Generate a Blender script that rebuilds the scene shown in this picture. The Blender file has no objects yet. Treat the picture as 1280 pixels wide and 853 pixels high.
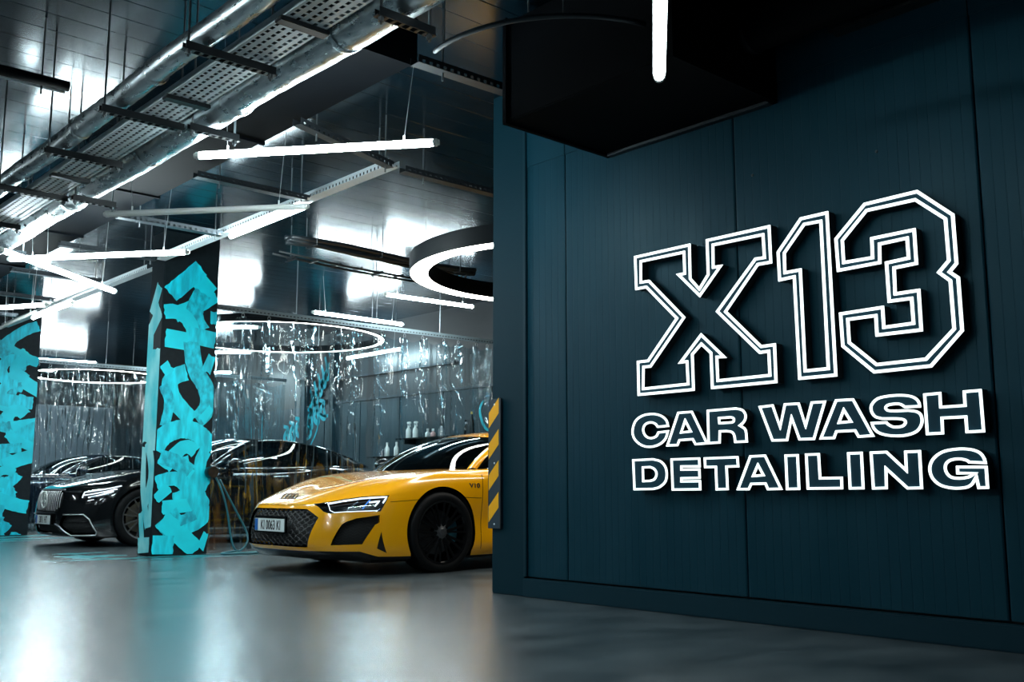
import bpy, bmesh, math, random
import numpy as np
from mathutils import Vector, Matrix
from mathutils.geometry import delaunay_2d_cdt, tessellate_polygon

C = bpy.context.scene.collection
scn = bpy.context.scene
random.seed(7)
PI = math.pi

# ---------------------------------------------------------------- camera, world, exposure
cam_d = bpy.data.cameras.new('camera'); cam = bpy.data.objects.new('camera', cam_d); C.objects.link(cam)
cam_d.sensor_fit = 'HORIZONTAL'; cam_d.sensor_width = 36.0
cam_d.lens = 36.0*1260/1280
PITCH, HEAD = math.radians(8.3973), math.radians(42.0793)
fwd = Vector((math.sin(HEAD)*math.cos(PITCH), math.cos(HEAD)*math.cos(PITCH), math.sin(PITCH)))
rgt = Vector((math.cos(HEAD), -math.sin(HEAD), 0)); upv = rgt.cross(fwd)
cam.matrix_world = Matrix(((rgt.x, upv.x, -fwd.x, 0), (rgt.y, upv.y, -fwd.y, 0), (rgt.z, upv.z, -fwd.z, .69), (0, 0, 0, 1)))
cam_d.clip_start = .05
scn.camera = cam
world = bpy.data.worlds.new('world'); scn.world = world; world.use_nodes = True
world.node_tree.nodes['Background'].inputs[0].default_value = (.004, .010, .014, 1)
world.node_tree.nodes['Background'].inputs[1].default_value = 1.0
scn.view_settings.view_transform = 'Standard'; scn.view_settings.look = 'None'
scn.view_settings.exposure = 0.68; scn.view_settings.gamma = 1.0
scn.view_settings.use_curve_mapping = False
scn.cycles.max_bounces = 8; scn.cycles.transparent_max_bounces = 24
scn.cycles.sample_clamp_indirect = 6
TUBE = 85.0        # radiance of the fluorescent-style LED tubes
RING = 16.0
SIGN = 1.5

# ---------------------------------------------------------------- materials
MATS = {}
def sock(n, names):
    for k in names:
        if k in n.inputs: return n.inputs[k]
def mat(name, col, rough=.5, metal=0.0, spec=.5, coat=0.0, emit=None, estr=0.0):
    m = bpy.data.materials.new(name); m.use_nodes = True
    b = m.node_tree.nodes['Principled BSDF']
    b.inputs['Base Color'].default_value = (*col, 1); b.inputs['Roughness'].default_value = rough
    b.inputs['Metallic'].default_value = metal; b.inputs['Specular IOR Level'].default_value = spec
    if coat: b.inputs['Coat Weight'].default_value = coat; b.inputs['Coat Roughness'].default_value = .03
    if emit: b.inputs['Emission Color'].default_value = (*emit, 1); b.inputs['Emission Strength'].default_value = estr
    MATS[name] = m
    return m
def nd(m, t, **kw):
    n = m.node_tree.nodes.new(t)
    for k, v in kw.items():
        if k in n.inputs and not hasattr(n, k): n.inputs[k].default_value = v
        else: setattr(n, k, v)
    return n
def lk(m, a, b): m.node_tree.links.new(a, b)
def noise_var(m, c1, c2, scale=4, detail=4, stretch=(1, 1, 1), rough=None, bump=0.0, dist=.01, lo=.3, hi=.7, bscale=None):
    """mottled colour, optional roughness range and fine relief on a principled material"""
    b = m.node_tree.nodes['Principled BSDF']
    tc = nd(m, 'ShaderNodeTexCoord'); mp = nd(m, 'ShaderNodeMapping'); mp.inputs['Scale'].default_value = stretch
    lk(m, tc.outputs['Object'], mp.inputs[0])
    n = nd(m, 'ShaderNodeTexNoise'); n.inputs['Scale'].default_value = scale; n.inputs['Detail'].default_value = detail
    lk(m, mp.outputs[0], n.inputs['Vector'])
    r = nd(m, 'ShaderNodeValToRGB'); r.color_ramp.elements[0].position = lo; r.color_ramp.elements[1].position = hi
    r.color_ramp.elements[0].color = (*c1, 1); r.color_ramp.elements[1].color = (*c2, 1)
    lk(m, n.outputs['Fac'], r.inputs[0]); lk(m, r.outputs[0], b.inputs['Base Color'])
    if rough:
        mr = nd(m, 'ShaderNodeMapRange'); mr.inputs[3].default_value = rough[0]; mr.inputs[4].default_value = rough[1]
        mr.inputs[1].default_value = lo; mr.inputs[2].default_value = hi
        lk(m, n.outputs['Fac'], mr.inputs[0]); lk(m, mr.outputs[0], b.inputs['Roughness'])
    if bump:
        n2 = n
        if bscale:
            n2 = nd(m, 'ShaderNodeTexNoise'); n2.inputs['Scale'].default_value = bscale; n2.inputs['Detail'].default_value = 3
            lk(m, mp.outputs[0], n2.inputs['Vector'])
        bp = nd(m, 'ShaderNodeBump'); bp.inputs['Strength'].default_value = bump; bp.inputs['Distance'].default_value = dist
        lk(m, n2.outputs['Fac'], bp.inputs['Height']); lk(m, bp.outputs[0], b.inputs['Normal'])
    return m

def emit_mat(name, col, strength):
    m = bpy.data.materials.new(name); m.use_nodes = True
    nt = m.node_tree; nt.nodes.remove(nt.nodes['Principled BSDF'])
    e = nd(m, 'ShaderNodeEmission'); e.inputs[0].default_value = (*col, 1); e.inputs[1].default_value = strength
    lk(m, e.outputs[0], nt.nodes['Material Output'].inputs[0]); MATS[name] = m
    return m

floor_m = mat('polished_concrete', (.04, .05, .054), .27, spec=.65)
noise_var(floor_m, (.024, .036, .042), (.095, .118, .128), 2.2, 8, (1.0, 1.5, 1), lo=.3, hi=.7)
ft = nd(floor_m, 'ShaderNodeTexCoord'); fmp = nd(floor_m, 'ShaderNodeMapping'); fmp.inputs['Rotation'].default_value = (0, 0, .72); fmp.inputs['Scale'].default_value = (1, 2.6, 1)
fz = nd(floor_m, 'ShaderNodeTexNoise'); fz.inputs['Scale'].default_value = 2.6; fz.inputs['Detail'].default_value = 6
lk(floor_m, ft.outputs['Object'], fmp.inputs[0]); lk(floor_m, fmp.outputs[0], fz.inputs['Vector'])
fb = nd(floor_m, 'ShaderNodeBump'); fb.inputs['Strength'].default_value = .35; fb.inputs['Distance'].default_value = .004
lk(floor_m, fz.outputs['Fac'], fb.inputs['Height']); lk(floor_m, fb.outputs[0], floor_m.node_tree.nodes['Principled BSDF'].inputs['Normal'])
ceil_m = mat('dark_gloss_ceiling', (.006, .016, .023), .3, spec=.26); ceil_m.node_tree.nodes['Principled BSDF'].inputs['Specular Tint'].default_value = (.36, .78, 1, 1)
noise_var(ceil_m, (.002, .009, .015), (.004, .013, .020), 1.5, 3, (1, 1, 1), rough=(.15, .19), lo=.2, hi=.8)
wall_m = mat('petrol_wall_panel', (.020, .052, .070), .42, spec=.22); wall_m.node_tree.nodes['Principled BSDF'].inputs['Specular Tint'].default_value = (.5, .85, 1, 1)
noise_var(wall_m, (.0025, .029, .046), (.004, .034, .053), 6, 3, (1, 1, .25), rough=(.40, .48))
post_m = mat('petrol_post', (.002, .022, .034), .55, spec=.1)
wallrail_m = mat('petrol_trim', (.003, .026, .040), .5, spec=.15)
back_m = mat('slate_back_wall', (.06, .085, .105), .45)
noise_var(back_m, (.003, .020, .030), (.006, .030, .042), 2.5, 5, (1, 1, .4), rough=(.35, .5))
farwall_m = mat('far_wall', (.20, .25, .29), .25)
dark_m = mat('black_paint', (.010, .014, .017), .4)
duct_m = mat('black_duct', (.003, .005, .007), .6, spec=.12)
noise_var(duct_m, (.002, .004, .006), (.003, .006, .008), 5, 3, rough=(.5, .6))
steel_m = mat('dark_steel', (.05, .06, .068), .42, .75)
galv_m = mat('galvanised_tray', (.66, .74, .77), .45, .15)
rod_m = mat('threaded_rod', (.16, .18, .19), .4, .8)
wire_m = mat('steel_wire', (.35, .38, .38), .35, .8)
foil_m = mat('foil_jacket', (.5, .56, .58), .28, .95)
noise_var(foil_m, (.42, .49, .52), (.60, .66, .68), 9, 5, (3, 1.2, 3), rough=(.24, .36), bump=.35, dist=.004, bscale=34)
tube_m = emit_mat('led_diffuser', (.80, .96, 1.0), TUBE)
tube_low_m = emit_mat('led_diffuser_dimmed', (.80, .96, 1.0), TUBE*.25)
ring_m = emit_mat('ring_diffuser', (1.0, .95, .85), RING)
cap_m = mat('tube_end_cap', (.62, .66, .64), .35)
off_m = mat('unlit_tube', (.55, .58, .56), .3)
sign_m = emit_mat('sign_strip', (.86, 1.0, 1.0), SIGN)
letter_m = mat('sign_face', (.010, .046, .070), .5, spec=.12)
gap_m = mat('sign_gap', (.010, .046, .070), .5, spec=.12)
ret_m = mat('sign_return', (.006, .010, .013), .5)
paint_m = mat('yellow_car_paint', (.92, .41, .002), .22, 0, .5, coat=1.0)
blackpaint_m = mat('black_car_paint', (.004, .005, .006), .12, 0, .6, coat=1.0)
bluepaint_m = mat('navy_car_paint', (.006, .014, .03), .12, 0, .6, coat=1.0)
trim_m = mat('gloss_black_trim', (.004, .005, .006), .25, spec=.35)
liner_m = mat('matt_black_liner', (.004, .005, .006), .7)
mesh_m = mat('grille_mesh', (.010, .012, .013), .45, spec=.3)
chrome_m = mat('chrome', (.75, .78, .8), .1, 1.0)
rubber_m = mat('tyre_rubber', (.006, .007, .008), .6, spec=.15)
noise_var(rubber_m, (.003, .004, .005), (.005, .006, .007), 30, 2)
rim_m = mat('gloss_black_rim', (.006, .007, .008), .18, .3)
rimrev_m = mat('rim_grey', (.12, .13, .14), .3, .7)
disc_m = mat('brake_disc', (.16, .17, .18), .3, .9)
calip_m = mat('brake_caliper', (.03, .16, .22), .35)
plate_m = mat('number_plate_white', (.72, .80, .80), .35)
plateblue_m = mat('plate_blue', (.01, .12, .42), .4)
plateyel_m = mat('plate_yellow', (.85, .62, .02), .4)
text_m = mat('black_print', (.008, .008, .01), .5)
drl_m = mat('headlight_light_bar', (.75, .85, .9), .2, emit=(.9, .96, 1), estr=.9)
drlblue_m = mat('headlight_blue', (.05, .2, .55), .2, emit=(.12, .35, 1), estr=.35)
lamp_m = mat('headlight_chrome', (.45, .5, .52), .15, .9)
seat_m = mat('car_interior', (.02, .02, .022), .6)
teal_m = mat('teal_brush_paint', (.0, .42, .50), .5)
noise_var(teal_m, (.0, .58, .72), (.0, .72, .86), 5, 6, (1, 1, 1), lo=.3, hi=.7)
teald_m = mat('teal_brush_paint_thin', (.0, .3, .4), .5)
noise_var(teald_m, (.0, .30, .42), (.0, .66, .82), 16, 7, (1, 1, .6), lo=.35, hi=.62)
teals_m = mat('teal_brush_paint_streaked', (.0, .4, .5), .5)
noise_var(teals_m, (.0, .44, .58), (.0, .74, .90), 9, 7, (2.2, 1, .5), lo=.35, hi=.65)
lit_teal_m = mat('lit_face_teal_paint', (.03, .55, .60), .5)  # strong light on the left column faces painted into the turquoise
noise_var(lit_teal_m, (.02, .50, .58), (.30, .72, .74), 4, 5, (1, 1, .6), lo=.35, hi=.65)
wallteal_m = mat('teal_tag_paint', (.0, .42, .52), .5)
rail_m = mat('curtain_rail_metal', (.20, .25, .27), .4, .4)
column_m = mat('black_column', (.008, .013, .016), .55, spec=.2)
noise_var(column_m, (.003, .008, .011), (.007, .013, .017), 20, 4)
stain_m = mat('teal_floor_paint', (.02, .30, .35), .35)
noise_var(stain_m, (.03, .17, .19), (.03, .42, .48), 14, 5, (1, 3, 1))
yel_m = mat('hazard_yellow', (.95, .44, .008), .45, spec=.3)
hazb_m = mat('hazard_black', (.025, .045, .062), .5, spec=.3)
hose_m = mat('teal_hose', (.01, .10, .13), .35)
satin_m = mat('satin_chrome', (.8, .82, .84), .32, .85)
void_m = mat('matt_black_box', (.0012, .002, .003), .7, spec=.05)
white_m = mat('white_plastic', (.80, .82, .80), .35)
grey_m = mat('grey_plastic', (.3, .32, .34), .4)
pink_m = mat('pink_label', (.62, .35, .33), .45)
yelp_m = mat('yellow_plastic', (.75, .5, .03), .4)

def sheet_mat(name, tint, gl, stain, base=.03):
    """clear PVC: see-through with a glossy skin; optional brown splashes"""
    m = bpy.data.materials.new(name); m.use_nodes = True; nt = m.node_tree
    nt.nodes.remove(nt.nodes['Principled BSDF']); out = nt.nodes['Material Output']
    tr = nd(m, 'ShaderNodeBsdfTransparent'); tr.inputs[0].default_value = (*tint, 1)
    g = nd(m, 'ShaderNodeBsdfGlossy'); g.inputs['Roughness'].default_value = .07; g.inputs[0].default_value = (.9, .96, .97, 1)
    lw = nd(m, 'ShaderNodeLayerWeight'); lw.inputs[0].default_value = .35
    mr = nd(m, 'ShaderNodeMapRange'); mr.inputs[3].default_value = base; mr.inputs[4].default_value = gl
    lk(m, lw.outputs['Fresnel'], mr.inputs[0])
    tc = nd(m, 'ShaderNodeTexCoord')
    mp0 = nd(m, 'ShaderNodeMapping'); mp0.inputs['Scale'].default_value = (1.0, 1.0, .14); lk(m, tc.outputs['Object'], mp0.inputs[0])
    nb = nd(m, 'ShaderNodeTexNoise'); nb.inputs['Scale'].default_value = 14; nb.inputs['Detail'].default_value = 3
    lk(m, mp0.outputs[0], nb.inputs['Vector'])
    bp = nd(m, 'ShaderNodeBump'); bp.inputs['Strength'].default_value = .35; bp.inputs['Distance'].default_value = .01
    lk(m, nb.outputs['Fac'], bp.inputs['Height']); lk(m, bp.outputs[0], g.inputs['Normal'])
    mx = nd(m, 'ShaderNodeMixShader'); lk(m, mr.outputs[0], mx.inputs[0]); lk(m, tr.outputs[0], mx.inputs[1]); lk(m, g.outputs[0], mx.inputs[2])
    last = mx
    if stain:
        df = nd(m, 'ShaderNodeBsdfDiffuse'); df.inputs[0].default_value = (.13, .065, .032, 1)
        mp = nd(m, 'ShaderNodeMapping'); mp.inputs['Scale'].default_value = (2.2, 1, .7); lk(m, tc.outputs['Object'], mp.inputs[0])
        n = nd(m, 'ShaderNodeTexNoise'); n.inputs['Scale'].default_value = 3.2; n.inputs['Detail'].default_value = 6
        lk(m, mp.outputs[0], n.inputs['Vector'])
        sx = nd(m, 'ShaderNodeSeparateXYZ'); lk(m, tc.outputs['Object'], sx.inputs[0])
        hz = nd(m, 'ShaderNodeMapRange'); hz.inputs[1].default_value = .2; hz.inputs[2].default_value = 1.6
        hz.inputs[3].default_value = 0.05; hz.inputs[4].default_value = -.22
        lk(m, sx.outputs[2], hz.inputs[0])
        ad = nd(m, 'ShaderNodeMath', operation='ADD'); lk(m, n.outputs['Fac'], ad.inputs[0]); lk(m, hz.outputs[0], ad.inputs[1])
        rp = nd(m, 'ShaderNodeMapRange'); rp.inputs[1].default_value = .50; rp.inputs[2].default_value = .66; rp.inputs[4].default_value = stain
        lk(m, ad.outputs[0], rp.inputs[0])
        m2 = nd(m, 'ShaderNodeMixShader'); lk(m, rp.outputs[0], m2.inputs[0]); lk(m, mx.outputs[0], m2.inputs[1]); lk(m, df.outputs[0], m2.inputs[2])
        last = m2
    lk(m, last.outputs[0], out.inputs[0]); MATS[name] = m
    return m
pvc_m = sheet_mat('clear_pvc', (.80, .92, .96), .7, 0, .08)
pvcst_m = sheet_mat('stained_clear_pvc', (.72, .88, .93), .62, .6)
glass_m = sheet_mat('tinted_glass', (.20, .24, .25), .75, 0, .05)
lens_m = sheet_mat('clear_lens', (.86, .92, .96), .6, 0, .05)
for gm in (glass_m, lens_m):
    for n in gm.node_tree.nodes:
        if n.type == 'BSDF_GLOSSY': n.inputs['Roughness'].default_value = .015
        if n.type == 'BUMP': n.inputs['Strength'].default_value = 0.0

# ---------------------------------------------------------------- mesh helpers
class MB:
    def __init__(self): self.v = []; self.f = []
    def add(self, vs, fs):
        o = len(self.v); self.v += [tuple(map(float, p)) for p in vs]; self.f += [tuple(i+o for i in f) for f in fs]; return self
    def box(self, x0, x1, y0, y1, z0, z1):
        return self.add([(x0,y0,z0),(x1,y0,z0),(x1,y1,z0),(x0,y1,z0),(x0,y0,z1),(x1,y0,z1),(x1,y1,z1),(x0,y1,z1)],
                        [(3,2,1,0),(4,5,6,7),(0,1,5,4),(1,2,6,5),(2,3,7,6),(3,0,4,7)])
    def tube(self, path, r, n=10, cap=True, radii=None):
        P = [Vector(p) for p in path]; rings = []
        for i, p in enumerate(P):
            d = (P[min(i+1, len(P)-1)]-P[max(i-1, 0)]).normalized()
            a = d.cross(Vector((0, 0, 1)))
            if a.length < 1e-3: a = d.cross(Vector((1, 0, 0)))
            a.normalize(); b = d.cross(a); rr = radii[i] if radii else r
            rings.append([p+a*(rr*math.cos(2*PI*k/n))+b*(rr*math.sin(2*PI*k/n)) for k in range(n)])
        vs = [q for R in rings for q in R]; fs = []
        for i in range(len(P)-1):
            for k in range(n):
                k2 = (k+1) % n; fs.append((i*n+k, i*n+k2, (i+1)*n+k2, (i+1)*n+k))
        if cap: fs += [tuple(range(n))[::-1], tuple((len(P)-1)*n+k for k in range(n))]
        return self.add(vs, fs)
    def bar(self, a, b, w, h):
        """square bar from a to b, w wide, h high"""
        a = Vector(a); b = Vector(b); d = (b-a).normalized(); s = d.cross(Vector((0, 0, 1)))
        if s.length < 1e-3: s = Vector((1, 0, 0))
        s.normalize(); u = s.cross(d)
        vs = []
        for p in (a, b):
            vs += [p-s*w/2-u*h/2, p+s*w/2-u*h/2, p+s*w/2+u*h/2, p-s*w/2+u*h/2]
        return self.add(vs, [(3,2,1,0),(4,5,6,7),(0,1,5,4),(1,2,6,5),(2,3,7,6),(3,0,4,7)])
    def lathe(self, prof, axis='z', n=32, c=(0,0,0), a0=0, a1=2*PI):
        full = abs(a1-a0-2*PI) < 1e-6; m = n if full else n+1; vs = []
        for i in range(m):
            a = a0+(a1-a0)*i/n
            for r, h in prof:
                if axis == 'z': vs.append((c[0]+r*math.cos(a), c[1]+r*math.sin(a), c[2]+h))
                elif axis == 'y': vs.append((c[0]+r*math.cos(a), c[1]+h, c[2]+r*math.sin(a)))
                else: vs.append((c[0]+h, c[1]+r*math.cos(a), c[2]+r*math.sin(a)))
        k = len(prof); fs = []
        for i in range(n):
            j = (i+1) % m
            for q in range(k-1): fs.append((i*k+q, j*k+q, j*k+q+1, i*k+q+1))
        return self.add(vs, fs)
    def grid(self, fn, nu, nv):
        vs = [fn(i/nu, j/nv) for j in range(nv+1) for i in range(nu+1)]
        fs = [(j*(nu+1)+i, j*(nu+1)+i+1, (j+1)*(nu+1)+i+1, (j+1)*(nu+1)+i) for j in range(nv) for i in range(nu)]
        return self.add(vs, fs)
    def build(self, name, m, parent=None, smooth=False, bevel=0, angle=None):
        me = bpy.data.meshes.new(name); me.from_pydata(self.v, [], self.f); me.update()
        bm = bmesh.new(); bm.from_mesh(me); bmesh.ops.recalc_face_normals(bm, faces=bm.faces)
        if bevel: bmesh.ops.bevel(bm, geom=[e for e in bm.edges if e.is_manifold and e.calc_face_angle(0) > .5], offset=bevel, segments=2, affect='EDGES', clamp_overlap=True)
        bm.to_mesh(me); bm.free()
        if smooth:
            me.polygons.foreach_set('use_smooth', [True]*len(me.polygons))
            if angle: me.set_sharp_from_angle(angle=math.radians(angle))
        o = bpy.data.objects.new(name, me); C.objects.link(o); o.data.materials.append(m)
        if parent is not None: o.parent = parent
        return o
def tag(o, label=None, cat=None, group=None, kind=None):
    if label: o['label'] = label
    if cat: o['category'] = cat
    if group: o['group'] = group
    if kind: o['kind'] = kind
    return o
def thing(name, label, cat, loc=(0, 0, 0), group=None, rz=0):
    o = bpy.data.objects.new(name, None); o.empty_display_size = .1; C.objects.link(o); o.location = loc; o.rotation_euler = (0, 0, rz)
    return tag(o, label, cat, group)
def text_obj(name, s, size, m, parent, M, xs=1.0, ext=.0008):
    cu = bpy.data.curves.new(name, 'FONT'); cu.body = s; cu.size = size; cu.extrude = ext; cu.align_x = 'CENTER'; cu.align_y = 'CENTER'; cu.offset = size*.012
    to = bpy.data.objects.new(name+'_curve', cu); C.objects.link(to)
    dg = bpy.context.evaluated_depsgraph_get(); me = bpy.data.meshes.new_from_object(to.evaluated_get(dg))
    bpy.data.objects.remove(to); bpy.data.curves.remove(cu)
    me.name = name; me.transform(M @ Matrix.Diagonal((xs, 1, 1, 1))); me.materials.clear(); me.materials.append(m)
    o = bpy.data.objects.new(name, me); C.objects.link(o); o.parent = parent
    return o
# ---------------------------------------------------------------- the setting
CZ = 3.5                     # ceiling
WX = 4.59                    # face of the sign wall
BX = 9.7                     # back wall of the bays
fl = MB().box(-6, BX, -5, 26, -.1, 0).build('floor', floor_m); tag(fl, kind='structure')
ce = MB().box(-6, BX, -5, 26, CZ+.03, CZ+.1).build('ceiling', dark_m); tag(ce, kind='structure')
def ceil_panel(y0, y1):
    mb = MB(); prof = []; n = 5
    w = (y1-y0-.004)/n
    for k in range(n):                       # micro ribs run along X
        a = y0+.002+k*w
        prof += [(a, CZ+.0012), (a+.004, CZ), (a+w-.004, CZ), (a+w, CZ+.0012)]
    vs = [(x, y, z) for x in (-6, BX) for y, z in prof]; m = len(prof)
    mb.add(vs, [(i, i+1, m+i+1, m+i) for i in range(m-1)]).build('ceiling_panel', ceil_m, ce)
y = -5.0
while y < 26: ceil_panel(y, min(y+1.15, 26)); y += 1.15
wl = MB().box(-6.2, -6, -5, 26, 0, CZ).build('wall_left', back_m); tag(wl, kind='structure')
wn = MB().box(-6, BX, -5.2, -5, 0, CZ).build('wall_near', back_m); tag(wn, kind='structure')
wf = MB().box(-6, BX, 26, 26.2, 0, CZ).build('wall_far', back_m); tag(wf, kind='structure')
x = -2.0
while x < 9.6:
    MB().box(x+.01, min(x+1.14, 9.68), 25.93, 26, .1, 2.75).build('wall_panel', farwall_m, wf, bevel=.006); x += 1.15
MB().box(-2, 9.68, 25.9, 26, 2.75, 2.83).build('cap_rail', steel_m, wf)
wb = MB().box(BX, BX+.2, -5, 26, 0, CZ).build('wall_back', dark_m); tag(wb, kind='structure')
y = 5.4
while y < 25.8:
    MB().box(BX-.03, BX, y+.008, min(y+1.14, 25.9), .08, 2.2).build('wall_panel', back_m, wb, bevel=.005); y += 1.15
MB().box(BX-.06, BX, 5.4, 15.4, 2.2, 2.24).build('ledge', steel_m, wb)
MB().box(BX-.10, BX, 15.38, 15.52, 0, 3.3).build('post', back_m, wb)
MB().box(BX-.10, BX, 16.35, 16.5, 0, 3.3).build('post', back_m, wb)
MB().box(BX-.07, BX-.03, 12.0, 15.4, 2.62, 2.66).build('pipe', steel_m, wb)

# sign wall: ribbed sandwich panels with recessed seams
wr = MB().box(WX+.03, WX+.18, -5, 5.27, 0, CZ).build('wall_right', ret_m); tag(wr, kind='structure')
def wall_panel(y0, y1, z0=.13, z1=CZ-.6):
    prof = [(WX+.03, y0+.002), (WX+.004, y0+.004)]
    a = y0+.012; rib = .052
    n = max(1, int((y1-y0-.02)/rib)); w = (y1-y0-.02)/n
    for k in range(n):
        b = a+k*w
        prof += [(WX, b+.0), (WX, b+w-.005), (WX+.0008, b+w-.003), (WX+.0008, b+w-.001)]
    prof += [(WX+.004, y1-.004), (WX+.03, y1-.002)]
    m = len(prof); vs = [(x, y, z) for z in (z0, z1) for x, y in prof]
    MB().add(vs, [(i, i+1, m+i+1, m+i) for i in range(m-1)]).build('wall_panel', wall_m, wr)
seams = [4.935, 4.56, 3.22, 1.88, .54, -.8, -2.14, -3.48, -4.82]
for a, b in zip(seams[1:], seams[:-1]): wall_panel(a, b)
for a, b in zip(seams[1:], seams[:-1]):           # header band above the panels
    MB().box(WX-.004, WX+.03, a+.003, b-.003, 2.9, CZ).build('header_panel', wall_m, wr)
MB().box(WX-.012, WX+.03, 4.945, 5.275, 0, CZ).build('corner_post', post_m, wr, bevel=.006)
MB().box(WX-.02, WX+.0, 4.925, 4.955, .13, CZ).build('cover_strip', wallrail_m, wr, bevel=.004)
tr = MB().box(WX-.022, WX+.02, -5, 4.96, 0, .118)
trm = tr.build('baseboard_right', wallrail_m, bevel=.006); tag(trm, kind='structure')
for (yy, zz) in ((2.37, 2.36), (3.10, 2.41), (1.72, .62)):
    MB().lathe([(0, -.006), (.006, -.006), (.008, 0)], 'x', 10, (WX, yy, zz)).build('screw', steel_m, wr)
# ---------------------------------------------------------------- car body surfaces
def nat_spline(x, Y, q):
    """natural cubic spline through (x, Y[n,...]) evaluated at q"""
    x = np.asarray(x, float); Y = np.asarray(Y, float); n = len(x)
    sh = Y.shape[1:]; Yf = Y.reshape(n, -1)
    h = np.diff(x); A = np.zeros((n, n)); B = np.zeros_like(Yf)
    A[0, 0] = A[-1, -1] = 1
    for i in range(1, n-1):
        A[i, i-1] = h[i-1]; A[i, i] = 2*(h[i-1]+h[i]); A[i, i+1] = h[i]
        B[i] = 6*((Yf[i+1]-Yf[i])/h[i] - (Yf[i]-Yf[i-1])/h[i-1])
    M = np.linalg.solve(A, B)
    q = np.asarray(q, float); k = np.clip(np.searchsorted(x, q)-1, 0, n-2)
    a = (x[k+1]-q)/h[k]; b = (q-x[k])/h[k]
    a = a[:, None]; b = b[:, None]; hk = h[k][:, None]
    R = a*Yf[k] + b*Yf[k+1] + ((a**3-a)*M[k] + (b**3-b)*M[k+1])*hk**2/6
    return R.reshape((len(q),)+sh)

class Surf:
    """half-car skin: net[station][row] = (u back from nose, v left, z up)"""
    def __init__(self, net):
        self.net = np.array(net, float)
        N = self.net
        ds = np.linalg.norm(np.diff(N, axis=0), axis=2).mean(axis=1)
        dt = np.linalg.norm(np.diff(N, axis=1), axis=2).mean(axis=0)
        self.sk = np.concatenate([[0], np.cumsum(ds)]); self.tk = np.concatenate([[0], np.cumsum(dt)])
        self.S = self.sk[-1]; self.T = self.tk[-1]
        # mirrored first station keeps the skin square to the centre line
    def ev(self, s, t):
        s = np.atleast_1d(s).astype(float); t = np.atleast_1d(t).astype(float)
        key = {}
        Nm = self.net[1:3][::-1] * np.array([1, -1, 1])
        skx = np.concatenate([-self.sk[1:3][::-1], self.sk])
        full = np.concatenate([Nm, self.net])
        # spline in t for every station, then in s, pointwise
        P = nat_spline(self.tk, np.swapaxes(full, 0, 1), t)      # [q, stations, 3]
        n = len(skx); x = skx; h = np.diff(x)
        if not hasattr(self, 'Ainv'):
            A = np.zeros((n, n)); A[0, 0] = A[-1, -1] = 1
            for i in range(1, n-1):
                A[i, i-1] = h[i-1]; A[i, i] = 2*(h[i-1]+h[i]); A[i, i+1] = h[i]
            D = np.zeros((n, n))
            for i in range(1, n-1):
                D[i, i-1] = 6/h[i-1]; D[i, i] = -6/h[i-1]-6/h[i]; D[i, i+1] = 6/h[i]
            self.Ainv = np.linalg.solve(A, D)
        M = np.einsum('ij,qjc->qic', self.Ainv, P)
        k = np.clip(np.searchsorted(x, s)-1, 0, n-2); q = np.arange(len(s))
        a = ((x[k+1]-s)/h[k])[:, None]; b = ((s-x[k])/h[k])[:, None]; hk = h[k][:, None]
        return a*P[q, k] + b*P[q, k+1] + ((a**3-a)*M[q, k] + (b**3-b)*M[q, k+1])*hk**2/6
    def nrm(self, s, t, e=2e-3):
        s = np.atleast_1d(s).astype(float); t = np.atleast_1d(t).astype(float)
        ds = self.ev(s+e, t)-self.ev(s-e, t)
        dt = self.ev(s, np.minimum(t+e, self.T))-self.ev(s, np.maximum(t-e, 0))
        n = np.cross(dt, ds); l = np.linalg.norm(n, axis=1)[:, None]
        n = n/np.maximum(l, 1e-9)
        return n*self.sign
    sign = 1.0
    def off(self, s, t, d):
        return self.ev(s, t)+self.nrm(s, t)*d
    def inv(self, fn, target, s0, s1, t0=0.0, t1=None, ng=60):
        """(s, t) whose fn(point) is nearest to the target pair"""
        t1 = self.T if t1 is None else t1
        for it in range(6):
            S_, T_ = np.meshgrid(np.linspace(s0, s1, ng), np.linspace(t0, t1, ng))
            S_ = S_.ravel(); T_ = T_.ravel()
            d = ((fn(self.ev(S_, T_))-np.array(target))**2).sum(axis=1)
            i = int(d.argmin()); ws = (s1-s0)*.12; wt = (t1-t0)*.12
            s0, s1 = max(s0, S_[i]-ws), min(s1, S_[i]+ws); t0, t1 = max(t0, T_[i]-wt), min(t1, T_[i]+wt)
            ng = 24
        return float(S_[i]), float(T_[i]), float(d[i])**.5

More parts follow.
